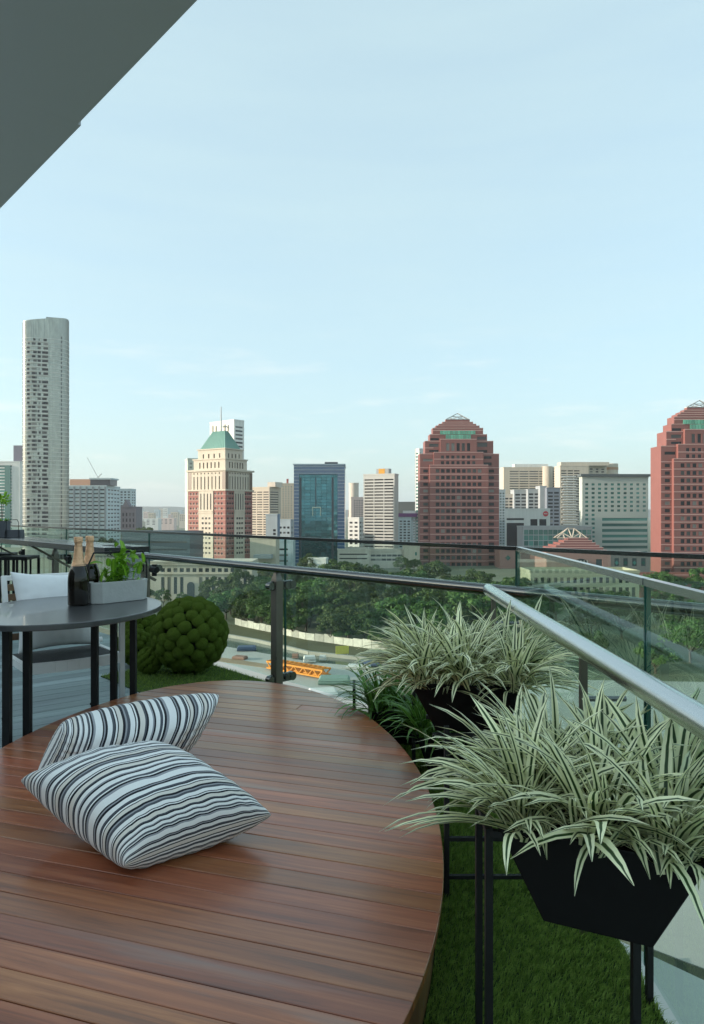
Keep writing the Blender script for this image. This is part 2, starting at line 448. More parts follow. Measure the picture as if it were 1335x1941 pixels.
# ------------------------------------------------------------------ buildings
def panel(mb, O, U, W, z0, z1, holes, depth=0.3, mi=0):
    """a wall face from O along U with real openings and reveals"""
    O = Vector(O); U = Vector((U[0], U[1], 0)); N = Vector((U.y, -U.x, 0))
    us = sorted({0.0, W, *[round(h[0], 4) for h in holes], *[round(h[1], 4) for h in holes]})
    zs = sorted({z0, z1, *[round(h[2], 4) for h in holes], *[round(h[3], 4) for h in holes]})
    ui = {round(u, 4): i for i, u in enumerate(us)}; zi = {round(z, 4): i for i, z in enumerate(zs)}
    open_ = np.zeros((len(us) - 1, len(zs) - 1), bool)
    for h in holes:
        open_[ui[round(h[0], 4)]:ui[round(h[1], 4)], zi[round(h[2], 4)]:zi[round(h[3], 4)]] = True
    P = lambda u, z, d=0.0: O + U * u + Vector((0, 0, z)) - N * d
    for k in range(len(zs) - 1):
        i = 0
        while i < len(us) - 1:
            if open_[i, k]: i += 1; continue
            j = i
            while j < len(us) - 1 and not open_[j, k]: j += 1
            mb.add([P(us[i], zs[k]), P(us[j], zs[k]), P(us[j], zs[k+1]), P(us[i], zs[k+1])], [(0, 1, 2, 3)], mi)
            i = j
    for (a, b, c, d) in holes:
        q = [P(a, c), P(b, c), P(b, d), P(a, d), P(a, c, depth), P(b, c, depth), P(b, d, depth), P(a, d, depth)]
        mb.add(q, [(0, 4, 5, 1), (1, 5, 6, 2), (2, 6, 7, 3), (3, 7, 4, 0)], mi)

_pane = {}
def panes(root, O, U, holes, glass, depth=0.3, name='window'):
    key = glass.name
    if key not in _pane:
        _pane[key] = MB().box(0, 1, 0, 0.12, 0, 1).mesh('pane', glass)
    O = Vector(O); Uv = Vector((U[0], U[1], 0)); N = Vector((Uv.y, -Uv.x, 0)); a = math.atan2(U[1], U[0])
    for h in holes:
        p = O + Uv * h[0] + Vector((0, 0, h[2])) - N * (depth - 0.02)
        link(name, _pane[key], root, p, (0, 0, a), (h[1] - h[0], 1, h[3] - h[2]))

def grid(W, H, cols, rows, ml=0.05, mr=0.05, mb=0.05, mt=0.05, fw=0.6, fh=0.5):
    """window openings; margins as shares of the face"""
    out = []
    cw = W * (1 - ml - mr) / cols; rh = H * (1 - mb - mt) / rows
    for r in range(rows):
        for c in range(cols):
            u = W * ml + cw * (c + (1 - fw) / 2); z = H * mb + rh * (r + (1 - fh) / 2)
            out.append((u, u + cw * fw, z, z + rh * fh))
    return out

def block(name, label, xa, xb, xc, ytop, Y, wall, glass, theta=0.0, side='R', front=None, flank=None, depth=20.0, recess=0.3, group=None, cat='building', parapet=True, zb=G, wname='window'):
    t = R(theta); H = CAMZ + (CY - ytop) / FPX * Y - zb
    ka, kb, kc = [(v - CX) / FPX for v in (xa, xb, xc)]
    if side == 'R':
        C = Vector((kb * Y, Y)); W = (C.x - ka * Y) / (math.cos(t) + ka * math.sin(t))
        D = depth if xc == xb else (kc * Y - C.x) / (math.sin(t) - kc * math.cos(t))
        o = C - W * Vector((math.cos(t), -math.sin(t))); rz = -t
    else:
        C = Vector((kb * Y, Y)); W = (kc * Y - C.x) / (math.cos(t) - kc * math.sin(t))
        D = depth if xa == xb else (C.x - ka * Y) / (math.sin(t) + ka * math.cos(t))
        o = C; rz = t
    D = min(max(D, 4.0), 70.0)
    root = empty(name, (o.x, o.y, zb), rz, label, cat, group)
    mb = MB()
    fh = front(W, H) if front else []
    sh = flank(D, H) if flank else []
    panel(mb, (0, 0, 0), (1, 0), W, 0, H, fh, recess)
    panel(mb, (W, 0, 0), (0, 1), D, 0, H, sh if side == 'R' else [], recess)
    panel(mb, (0, D, 0), (0, -1), D, 0, H, sh if side == 'L' else [], recess)
    mb.add([(0, 0, H), (W, 0, H), (W, D, H), (0, D, H)], [(0, 1, 2, 3)])
    mb.add([(0, D, 0), (W, D, 0), (W, D, H), (0, D, H)], [(3, 2, 1, 0)])
    mb.build('wall', wall, root)
    panes(root, (0, 0, 0), (1, 0), fh, glass, recess, wname)
    if side == 'R': panes(root, (W, 0, 0), (0, 1), sh, glass, recess, wname)
    else: panes(root, (0, D, 0), (0, -1), sh, glass, recess, wname)
    if parapet:
        e = 0.18; pb = MB()
        pb.box(-e, W + e, -e, 0.25, H + 0.003, H + 0.9); pb.box(W - 0.25, W + e, 0.253, D, H + 0.003, H + 0.9)
        pb.box(-e, 0.25, 0.253, D, H + 0.003, H + 0.9); pb.box(0.253, W - 0.253, D - 0.3, D, H + 0.003, H + 0.9)
        pb.build('parapet', wall, root)
    return root, W, D, H

c_white = mat('paint_white', (0.66, 0.66, 0.62), rough=0.8, vary=0.22, scale=0.5, stretch=(1, 1, 0.12))
c_cream = mat('paint_cream', (0.55, 0.48, 0.38), rough=0.8, vary=0.22, scale=0.5, stretch=(1, 1, 0.12))
c_beige = mat('paint_beige', (0.56, 0.50, 0.42), rough=0.85, vary=0.22, scale=0.5, stretch=(1, 1, 0.12))
c_grey = mat('paint_grey', (0.36, 0.38, 0.38), rough=0.85, vary=0.22, scale=0.5, stretch=(1, 1, 0.12))
c_pale = mat('paint_pale_green', (0.50, 0.55, 0.47), rough=0.85, vary=0.22, scale=0.5, stretch=(1, 1, 0.12))
c_sky = mat('paint_pale_blue', (0.48, 0.56, 0.58), rough=0.8, vary=0.22, scale=0.5, stretch=(1, 1, 0.12))
c_pink = mat('paint_pale_pink', (0.66, 0.52, 0.47), rough=0.85, vary=0.22, scale=0.5, stretch=(1, 1, 0.12))
c_dark = mat('cladding_dark', (0.055, 0.06, 0.075), rough=0.35, vary=0.3, scale=0.1)
c_brown = mat('cladding_brown', (0.17, 0.13, 0.10), rough=0.7, vary=0.2, scale=0.2)
c_purple = mat('paint_purple', (0.16, 0.045, 0.16), rough=0.7)
c_red = mat('granite_red', (0.235, 0.088, 0.072), rough=0.6, vary=0.14, scale=0.25)
c_redlt = mat('granite_pink', (0.56, 0.34, 0.30), rough=0.6, vary=0.12, scale=0.3)
c_podpink = mat('granite_dusty', (0.36, 0.19, 0.165), rough=0.6, vary=0.12, scale=0.3)
c_brick = mat('brick_red', (0.30, 0.125, 0.10), rough=0.85, vary=0.14, scale=0.4)
c_copper = mat('roof_copper_green', (0.14, 0.30, 0.245), rough=0.55, vary=0.1, scale=0.3)
c_steel = mat('roof_steel', (0.48, 0.48, 0.46), rough=0.5)
g_dark = window_mat('glass_dark', (0.018, 0.02, 0.024), rough=0.3, spec=0.25, blinds=0.3)
g_blue = window_mat('glass_blue', (0.02, 0.055, 0.12), rough=0.1, rand=0.25, spec=0.9)
g_teal = window_mat('glass_teal', (0.06, 0.20, 0.17), rough=0.1, rand=0.45, spec=0.9)
g_grey = window_mat('glass_grey', (0.05, 0.062, 0.07), rough=0.2, spec=0.35, blinds=0.25)
g_pale = window_mat('glass_pale', (0.20, 0.26, 0.25), rough=0.15, rand=0.35)

# --- tall oval residential tower, far left
def oval_tower():
    Y = 500.0; s = Y / FPX
    a, b = 15.5, 9.5; x0 = (81.0 - CX) * s
    H0 = CAMZ + (CY - 606) * s - G
    root = empty('residential_tower', (x0, Y + 6, G), R(16), 'very tall slim oval tower with balconies, highest on the skyline', 'tower')
    n = 64
    def out(k, grow=1.0):
        t = 2 * math.pi * k / n; c, sn = math.cos(t), math.sin(t); e = 0.62
        return (a * grow * math.copysign(abs(c) ** e, c), b * grow * math.copysign(abs(sn) ** e, sn))
    ring = [out(k) for k in range(n)]
    slope = lambda x: 0.14 * x
    m_wall = mat('tower_pale_glass', (0.44, 0.46, 0.40), rough=0.16, vary=0.5, scale=0.5, stretch=(1, 1, 0.3), spec=0.8, metal=0.25)
    m_slab = mat('tower_slab_white', (0.62, 0.62, 0.58), rough=0.7)
    m_mul = mat('tower_mullion', (0.30, 0.32, 0.30), rough=0.4, metal=0.5)
    vs = [(p[0], p[1], 0) for p in ring] + [(p[0], p[1], H0 + slope(p[0])) for p in ring]
    MB().add(vs, [tuple(range(n, 2 * n))] + [(i, (i + 1) % n, n + (i + 1) % n, n + i) for i in range(n)]).build('wall', m_wall, root, smooth=True)
    rm = MB().prism([out(k, 1.016) for k in range(n)], 0, 0.32).mesh('floor_slab', m_slab)
    floors = int((H0 - 9) / 3.05)
    for i in range(2, floors): link('floor_slab', rm, root, (0, 0, i * 3.05))
    mm = MB().box(-0.09, 0.09, -0.16, 0.1, 0, 1).mesh('mullion', m_mul)
    for k in range(n // 2, n + 1):
        p = ring[k % n]; q = ring[(k + 1) % n]
        ang = math.atan2(q[1] - p[1], q[0] - p[0])
        link('mullion', mm, root, (p[0], p[1], 0), (0, 0, ang), (1, 1, H0 - 0.5 + slope(p[0])))
    dk = MB().box(0, 1, -0.22, 0.2, 0, 1).mesh('balcony_shade_box', g_dark)  # dark proud box: the shade of a recessed balcony put into colour
    m_bal = mat('balustrade', (0.55, 0.55, 0.50), rough=0.5, rand=0.2)
    bl = MB().box(0, 1, -0.5, -0.36, 0, 1).mesh('balustrade', m_bal)
    def yfront(x): return -b * (1 - min(1, abs(x) / a) ** (2 / 0.62)) ** 0.31
    for i in range(3, floors - 1):
        for (u0, u1) in ((-11.6, -8.8), (-8.2, -5.0), (-4.4, -2.3), (-1.4, 2.6)):
            if random.random() < 0.1: continue
            c0 = u0 + random.choice((0, 0, 0.9)); c1 = u1 - random.choice((0, 0, 0.9))
            yy = (yfront(c0) + yfront(c1)) / 2
            link('balcony_shade_box', dk, root, (c0, yy, i * 3.05 + 1.15), (0, 0, 0), (c1 - c0, 1, 1.75))
        link('balustrade', bl, root, (-11.6, yfront(-6), i * 3.05 + 0.34), (0, 0, 0), (14.2, 1, 0.8))
    for i in range(2, floors):                                        # glazed bay at the right end
        link('window', _pane_for(g_grey), root, (8.6, yfront(10) - 0.16, i * 3.05 + 0.7), (0, 0, R(12)), (3.4, 1, 1.9))
    tp = MB().box(-4, 5, -2, 2, 0, 3.2).build('plant_room', m_mul, root, loc=(4, 1, H0 + 0.3))
def _pane_for(glass):
    if glass.name not in _pane: _pane[glass.name] = MB().box(0, 1, 0, 0.12, 0, 1).mesh('pane', glass)
    return _pane[glass.name]
oval_tower()

# --- far left
r_, W, D, H = block('office_block', 'teal and white banded office block at the far left behind the oval tower', -70, 38, 38, 876, 640, c_white, g_teal,
    front=lambda W, H: grid(W, H, 2, 26, 0.02, 0.12, 0.02, 0.03, 0.9, 0.62), depth=25)
MB().box(W - 8, W, 4, 14, H + 0.9, H + 16).build('plant_room', mat('plant_room_mauve', (0.20, 0.19, 0.23), rough=0.8), r_)
MB().box(W * 0.74, W * 0.84, -0.8, 0.4, 0, H - 3).build('glass_fin', g_teal, r_)

r_, W, D, H = block('office_block', 'pale grid-fronted block with orange rooftop screen beside the oval tower', 128, 202, 228, 922, 560, c_sky, g_grey,
    front=lambda W, H: grid(W, H, 6, 16, 0.01, 0.03, 0.02, 0.02, 0.72, 0.36), flank=lambda W, H: grid(W, H, 4, 16, 0.08, 0.02, 0.02, 0.02, 0.72, 0.36), recess=0.6)
fin = MB().box(-0.5, 0.5, -0.7, 0.1, 0, H).mesh('pier', mat('pier_grey_blue', (0.20, 0.24, 0.26), rough=0.7))
for i in range(7): link('pier', fin, r_, (W * (0.01 + 0.96 * i / 6), 0, 0))
MB().box(1, W * 0.56, 2, 12, H + 1.0, H + 6).build('roof_screen', mat('screen_orange', (0.58, 0.33, 0.22), rough=0.7), r_)
MB().box(W * 0.57, W + 2.5, 1.5, 18, H + 1.0, H + 5.6).build('plant_room', c_dark, r_)
MB().box(W * 0.55, W + 3.6, 0.6, 19, H + 5.7, H + 7).build('plant_roof', c_sky, r_)
block('apartment_tower', 'slim pale apartment tower right of the grid-fronted block', 226, 249, 258, 928, 660, c_sky, g_grey, front=lambda W, H: grid(W, H, 3, 20, 0.05, 0.05, 0.02, 0.02, 0.6, 0.5), flank=lambda W, H: grid(W, H, 2, 20, 0.1, 0.1, 0.02, 0.02, 0.6, 0.5))
r_, W, D, H = block('gabled_hall', 'dark grey block with pointed gable below the slim pale tower', 229, 258, 258, 962, 600, mat('stone_mauve', (0.16, 0.15, 0.17), rough=0.9), g_dark, front=lambda W, H: grid(W, H, 4, 6, 0.05, 0.05, 0.1, 0.1, 0.4, 0.6), depth=18)
MB().add([(1, -0.4, H), (8, -0.4, H), (4.5, -0.4, H + 7), (1, 8, H), (8, 8, H), (4.5, 8, H + 7)], [(0, 1, 2), (5, 4, 3), (0, 2, 5, 3), (1, 4, 5, 2)]).build('gable', MATS['stone_mauve'], r_)

# --- tower with the green hipped roof, corner towards the camera
def green_roof_tower():
    Y = 380.0; s = Y / FPX; t = R(33)
    C = Vector(((427.6 - CX) * s, Y))
    ka, kc = (357 - CX) / FPX, (478.5 - CX) / FPX
    W = (C.x - ka * Y) / (math.cos(t) + ka * math.sin(t)); D = (kc * Y - C.x) / (math.sin(t) - kc * math.cos(t))
    root = empty('office_tower', (C.x, C.y, G), -t, 'cream and red brick office tower with green hipped roof and spire', 'tower')
    zz = lambda y: (CAMZ - G) + (CY - y) * s
    cream = c_cream; brick = c_brick
    # local frame: corner at the origin, left face runs along -x, right face along +y
    def faces(ix, z0, z1, holesL, holesR, wall, rec=0.4, nm='wall', wn='window', top=True):
        """a tier set in by ix on every side"""
        wl, dr = W - 2 * ix, D - 2 * ix
        mb = MB()
        panel(mb, (-W + ix, ix, 0), (1, 0), wl, z0, z1, holesL, rec); panel(mb, (-ix, ix, 0), (0, 1), dr, z0, z1, holesR, rec)
        if top: mb.add([(-W + ix, ix, z1), (-ix, ix, z1), (-ix, D - ix, z1), (-W + ix, D - ix, z1)], [(0, 1, 2, 3)])
        panel(mb, (-W + ix, D - ix, 0), (0, -1), dr, z0, z1, []); panel(mb, (-ix, D - ix, 0), (-1, 0), wl, z0, z1, [])
        mb.build(nm, wall, root)
        panes(root, (-W + ix, ix, 0), (1, 0), holesL, g_dark, rec, wn); panes(root, (-ix, ix, 0), (0, 1), holesR, g_dark, rec, wn)
    zA, zB, zC, zD = zz(930), zz(892), zz(869), zz(849)
    rows = [zz(1052 - 10) + (i - 1) * (zz(937) - zz(1042)) / 11 for i in range(13)]
    wh = 1.15; ww = 1.35
    def brickholes(L):
        o = []
        for r, z in enumerate(rows):
            for k in (0.055, 0.14, 0.225, 0.715, 0.80, 0.885):
                o.append((L * k, L * k + ww, z, z + wh))
        for r, z in enumerate(rows[:8]):
            for k in (0.40, 0.49, 0.58): o.append((L * k - 0.4, L * k + ww - 0.2, z, z + wh))
        return o
    faces(0, 0, zA, brickholes(W), brickholes(D), brick, 0.3)
    # cream centre bays stand a little proud of the brick
    for L, org, U in ((W, (-W, 0, 0), (1, 0)), (D, (0, 0, 0), (0, 1))):
        u0, u1 = L * 0.30, L * 0.69
        O = Vector(org) + Vector((U[0], U[1], 0)) * u0 + Vector((U[1], -U[0], 0)) * 0.35
        hs = []
        for z in rows[:8]:
            for k in (0.40, 0.49, 0.58): hs.append((L * k - u0 - 0.4, L * k - u0 + ww - 0.2, z, z + wh))
        for k in range(4):
            c = (u1 - u0) * (0.16 + 0.226 * k); hs.append((c - 0.45, c + 0.45, zz(966), zz(935)))
        mb = MB(); panel(mb, O, U, u1 - u0, 0, zA, hs, 0.34); mb.build('centre_bay', cream, root)
        panes(root, O, U, hs, g_dark, 0.33)
        for yb in (968.5, 972): 
            a = O + Vector((0, 0, zz(yb))); e = Vector((U[0], U[1], 0)) * (u1 - u0)
            MB().bar(a, a + e, 0.7, 0.5).build('ledge', cream, root)
    # white string lines in the brick, one per floor
    for z in rows:
        for L, org, U in ((W, (-W, 0, 0), (1, 0)), (D, (0, 0, 0), (0, 1))):
            for k0, k1 in ((0.0, 0.297), (0.693, 1.0)):
                a = Vector(org) + Vector((U[0], U[1], 0)) * (L * k0) + Vector((0, 0, z - 0.2))
                MB().bar(a, a + Vector((U[0], U[1], 0)) * (L * (k1 - k0)), 0.1, 0.14).build('string_course', cream, root)
    def cornice(ix, z, h=0.9, e=0.7):
        MB().box(-W + ix - e, -ix + e, ix - e, D - ix + e, z, z + h).build('cornice', cream, root)
    cornice(0, zA, 0.9)
    def tallholes(L, lo, hi):
        n = 8; o = []
        for k in range(n):
            c = L * (0.16 + 0.68 * k / (n - 1)); o.append((c - 0.42, c + 0.42, zz(lo), zz(hi))); o.append((c - 0.42, c + 0.42, zz(897.5), zz(894.6)))
        return o
    faces(0.02, zA + 0.9, zB, tallholes(W, 927, 902), tallholes(D, 927, 902), cream, 0.5, 'upper_wall')
    mbr = mat('corner_brown', (0.15, 0.10, 0.06), rough=0.5)
    for (x, y) in ((-1.2, 0.0), (-W + 1.2, 0.0), (-1.2, D - 2.4)):
        MB().box(x - 1.25, x + 1.25, y - 0.06, y + 2.44, zA + 0.95, zB - 0.5).build('corner_panel', mbr, root)
    cornice(0, zB, 1.0, 0.9)
    def midholes(L, n, lo, hi, w): return [(L * (0.2 + 0.6 * k / (n - 1)) - w, L * (0.2 + 0.6 * k / (n - 1)) + w, zz(lo), zz(hi)) for k in range(n)]
    i1 = W * 0.075; faces(i1, zB + 1.0, zC, midholes(W - 2 * i1, 6, 885.5, 874, 0.5), midholes(D - 2 * i1, 6, 885.5, 874, 0.5), cream, 0.5, 'attic_wall'); cornice(i1, zC, 0.7, 0.5)
    i2 = W * 0.135; faces(i2, zC + 0.7, zD, midholes(W - 2 * i2, 4, 865.5, 857, 0.55), midholes(D - 2 * i2, 4, 865.5, 857, 0.55), cream, 0.5, 'attic_wall'); cornice(i2, zD, 0.6, 0.6)
    i3 = W * 0.16; i4 = W * 0.335; zr0, zr1 = zD + 0.6, zz(811)
    b0 = [(-W + i3, i3), (-i3, i3), (-i3, D - i3), (-W + i3, D - i3)]; b1 = [(-W + i4, i4), (-i4, i4), (-i4, D - i4), (-W + i4, D - i4)]
    rf = MB().prism(b0, zr0, zr1, top=b1).build('roof', c_copper, root)
    for (p0, q0, p1, q1) in ((b0[0], b0[1], b1[0], b1[1]), (b0[1], b0[2], b1[1], b1[2])):      # standing seams
        for k in range(1, 14):
            f = k / 14
            a = Vector((*p0, zr0)).lerp(Vector((*q0, zr0)), f); c = Vector((*p1, zr1)).lerp(Vector((*q1, zr1)), f)
            MB().bar(a, c, 0.16, 0.2).build('seam', c_copper, rf)
    cxr, cyr = -W / 2, D / 2
    for sx, sy in ((-1, -1), (1, -1), (1, 1), (-1, 1)):
        MB().box(cxr + sx * (W / 2 - i4) - 0.4, cxr + sx * (W / 2 - i4) + 0.4, cyr + sy * (D / 2 - i4) - 0.4, cyr + sy * (D / 2 - i4) + 0.4, zr1 + 0.01, zr1 + 3.6).build('pinnacle', c_cream, root)
    MB().tube((cxr + 0.6, cyr, zr1), (cxr + 0.6, cyr, zz(762)), 0.5, 8, 0.22).build('spire', c_steel, root)
    MB().lathe([(0.05, 0), (1.2, 0.5), (1.6, 1.1)], 14, (cxr + 4.2, cyr - 1, zr1 + 1.6)).build('dish', c_white, root)
green_roof_tower()
block('apartment_slab', 'pale green slab showing behind the left edge of the green-roofed tower', 351, 356, 376, 871, 440, c_pale, g_pale, theta=20, side='L', front=lambda W, H: grid(W, H, 2, 26, 0.1, 0.1, 0.02, 0.02, 0.6, 0.5), depth=16)
r_, W, D, H = block('apartment_slab', 'white high-rise slab rising behind the green hipped roof', 398, 444, 463, 797, 470, c_white, g_grey, theta=40, flank=lambda W, H: grid(W, H, 1, 34, 0.12, 0.12, 0.02, 0.03, 0.95, 0.45))

# --- between the green-roofed tower and the blue tower
r_, W, D, H = block('office_block', 'cream ribbon-windowed block right of the green-roofed tower', 462, 511, 533, 925, 500, c_cream, g_dark, theta=30,
    front=lambda W, H: grid(W, H, 4, 26, 0.02, 0.01, 0.02, 0.04, 0.84, 0.42), flank=lambda W, H: grid(W, H, 1, 26, 0.05, 0.2, 0.02, 0.04, 0.95, 0.42))
MB().box(W - 4, W + 3, 3, 12, H + 1, H + 4.4).build('plant_room', c_beige, r_)
r_, W, D, H = block('apartment_tower', 'slim cream tower with red rooftop fin left of the blue tower', 533, 557, 557, 918, 560, c_cream, g_pale, front=lambda W, H: grid(W, H, 4, 28, 0.06, 0.08, 0.02, 0.02, 0.4, 0.5), depth=14)
MB().box(W * 0.42, W * 0.56, 1, 4, H, H + 4.5).build('roof_fin', mat('fin_red', (0.45, 0.13, 0.10), rough=0.7), r_)
block('low_block', 'pale blue-grey low block with one column of windows below the cream ribbon block', 504, 526, 531, 977, 420, c_sky, g_dark, theta=8, front=lambda W, H: grid(W, H, 1, 9, 0.62, 0.12, 0.1, 0.26, 0.9, 0.62))
block('low_block', 'small white block with twin windows tucked left of the blue tower', 527, 551, 557, 987, 440, c_sky, g_dark, theta=10, front=lambda W, H: grid(W, H, 3, 7, 0.05, 0.02, 0.05, 0.1, 0.6, 0.4), flank=lambda W, H: grid(W, H, 1, 7, 0.2, 0.2, 0.05, 0.1, 0.6, 0.4))
r_, W, D, H = block('low_hall', 'cream flat-roofed hall behind the glass right of the green-roofed tower', 474, 523, 530, 1022, 350, c_cream, g_dark, theta=6, front=lambda W, H: [(W * 0.3, W * 0.5, H * 0.25, H * 0.35)])
MB().box(W * 0.25, W * 0.9, -6, -0.02, H * 0.5, H * 0.6).build('canopy', c_grey, r_)
block('low_hall', 'pale low hall with two slanted window strips beside the cream hall', 526, 556, 556, 1027, 372, c_sky, g_dark, front=lambda W, H: grid(W, H, 1, 4, 0.05, 0.3, 0.1, 0.15, 0.9, 0.3), depth=14)

# --- blue glass tower
def blue_tower():
    Y = 400.0; s = Y / FPX
    root = empty('office_tower', ((557.3 - CX) * s, Y, G), 0, 'dark blue glass office tower with teal recessed centre', 'tower')
    X = lambda x: (x - 557.3) * s
    Z = lambda y: (CAMZ - G) + (CY - y) * s
    W, H = X(653.7), Z(881.5); D = 34.0
    m_bl = mat('curtain_wall_blue', (0.03, 0.09, 0.20), rough=0.12, vary=0.2, scale=0.2, spec=1.0, coat=0.6)
    m_ln = mat('mullion_pale', (0.42, 0.48, 0.52), rough=0.4)
    hole = [(X(567), X(640), 0.5, Z(899))]
    mb = MB(); panel(mb, (0, 0, 0), (1, 0), W, 0, H, hole, 3.0); panel(mb, (W, 0, 0), (0, 1), D, 0, H, []); panel(mb, (0, D, 0), (0, -1), D, 0, H, [])
    mb.add([(0, 0, H), (W, 0, H), (W, D, H), (0, D, H)], [(0, 1, 2, 3)]); mb.build('curtain_wall', m_bl, root)
    # recessed glazing: panels on a grid
    cols, rows = 14, 30
    u0, u1 = X(567), X(640); z0, z1 = 0.5, Z(899)
    m_tl = window_mat('glass_teal_mirror', (0.06, 0.20, 0.24), rough=0.05, rand=0.25, spec=1.0, metal=0.75)
    pm = MB().box(0, 1, 0, 0.2, 0, 1).mesh('pane', m_tl)
    cw, rh = (u1 - u0) / cols, (z1 - z0) / rows
    for i in range(cols // 2):
        for j in range(rows):
            link('pane', pm, root, (u0 + 2 * i * cw + 0.06, 2.6 + 0.03 * random.random(), z0 + j * rh + 0.06), (random.uniform(-0.004, 0.004), 0, random.uniform(-0.006, 0.006)), (2 * cw - 0.12, 1, rh - 0.12))
    MB().box(u0, u1, 2.95, 3.2, z0, z1).build('backing', c_dark, root)
    for x, w, ya, yb in ((598.5, 1.6, 906, 962), (630.5, 3.6, 905, 1078), (569.5, 3.0, 905, 1078)):
        MB().box(X(x - w / 2), X(x + w / 2), 1.6, 2.5, Z(yb), Z(ya)).build('fin', c_dark, root)
    for a, b, c, d in ((592, 593.2, 961, 978), (607, 608.2, 961, 978), (593.3, 606.9, 961, 962.6)):
        MB().box(X(a), X(b), 1.5, 2.4, Z(d), Z(c)).build('emblem_bar', mat('emblem_cream', (0.6, 0.6, 0.45)), root)
    lf = MB().box(X(557.6), X(566.6), -0.14, 0.0, -0.1, 0.1).mesh('floor_line', m_ln); rt = MB().box(X(640.4), X(653.4), -0.14, 0.0, -0.1, 0.1).mesh('floor_line', m_ln)
    fl = MB().box(X(557.6), X(653.4), -0.14, 0.0, -0.12, 0.12).mesh('floor_line', m_ln); sd = MB().box(W, W + 0.14, 0, D, -0.1, 0.1).mesh('floor_line', m_ln)
    y = 884.0
    while y < 1076:
        if y < 898: link('floor_line', fl, root, (0, 0, Z(y)))
        else:
            link('floor_line', lf, root, (0, 0, Z(y))); link('floor_line', rt, root, (0, 0, Z(y)))
        link('floor_line', sd, root, (0, 0, Z(y)))
        y += 6.55
    MB().box(-0.4, W + 0.4, -0.4, D, H + 0.01, H + 0.7).build('roof_edge', m_ln, root)
    MB().box(X(615), X(640), 6, 12, H + 0.7, H + 2.2).build('roof_rail', c_dark, root)
blue_tower()

# --- right of the blue tower
r_ = empty('round_tower', ((671 - CX) / FPX * 620, 620, G), 0, 'plain beige round tower behind the blue tower', 'tower')
MB().lathe([(4.4, 0), (4.4, CAMZ - G + (CY - 918) / FPX * 620), (4.6, CAMZ - G + (CY - 918) / FPX * 620 + 0.1), (4.6, CAMZ - G + (CY - 915.5) / FPX * 620)], 28).build('wall', c_beige, r_, smooth=True)
block('apartment_block', 'pale pink apartment block peeping between blue tower and banded tower', 666, 694, 694, 944, 580, c_pink, g_dark, front=lambda W, H: grid(W, H, 5, 22, 0.15, 0.02, 0.02, 0.03, 0.5, 0.45), depth=12)
block('low_block', 'white low block with square windows between blue tower and banded tower', 660, 681, 692, 983, 470, c_white, g_dark, theta=30, front=lambda W, H: grid(W, H, 2, 9, 0.05, 0.05, 0.05, 0.05, 0.6, 0.45), flank=lambda W, H: grid(W, H, 2, 9, 0.05, 0.05, 0.05, 0.05, 0.6, 0.45))
r_, W, D, H = block('office_tower', 'grey and white banded tower with orange rooftop sign', 689.2, 748, 755.5, 900, 440, mat('paint_warm_grey', (0.52, 0.51, 0.46), rough=0.8, vary=0.1, scale=0.2), g_dark, theta=24,
    front=lambda W, H: grid(W, H, 3, 27, 0.02, 0.02, 0.03, 0.035, 0.93, 0.44), recess=0.7)
sg = MB().box(W * 0.36, W * 0.76, 3, 8, H + 0.9, H + 4.4).build('sign_box', c_grey, r_)
MB().box(W * 0.44, W * 0.64, 2.9, 2.98, H + 1.1, H + 4.3).build('sign_face', mat('sign_orange', (0.62, 0.30, 0.03), rough=0.5), sg)
block('mall_block', 'brown and grey block with pale rooftop lettering band left of the middle red tower', 754, 797, 797, 953, 600, mat('wall_umber_grey', (0.18, 0.18, 0.16), rough=0.8, vary=0.2), g_grey, front=lambda W, H: grid(W, H, 5, 9, 0.05, 0.05, 0.05, 0.3, 0.7, 0.5), depth=16)
r_, W, D, H = block('apartment_block', 'white block with purple roof band beside the middle red tower', 755, 780, 798, 982, 520, c_sky, g_dark, theta=12, front=lambda W, H: grid(W, H, 3, 12, 0.05, 0.05, 0.05, 0.05, 0.62, 0.5), flank=lambda W, H: grid(W, H, 2, 12, 0.1, 0.1, 0.05, 0.05, 0.6, 0.55))
MB().box(-0.6, W + 4, -0.6, D, H + 0.95, H + 3.6).build('purple_band', c_purple, r_)
MB().box(W * 0.35, W + 3, 0.4, 7, H + 3.61, H + 5.6).build('penthouse', c_white, r_)
block('apartment_tower', 'narrow white tower edge with teal windows left of the middle red tower', 787, 795, 806, 852, 520, c_white, g_teal, theta=34, side='L', front=lambda W, H: grid(W, H, 2, 30, 0.05, 0.05, 0.02, 0.02, 0.3, 0.6), flank=lambda W, H: grid(W, H, 1, 30, 0.2, 0.2, 0.02, 0.02, 0.9, 0.5))

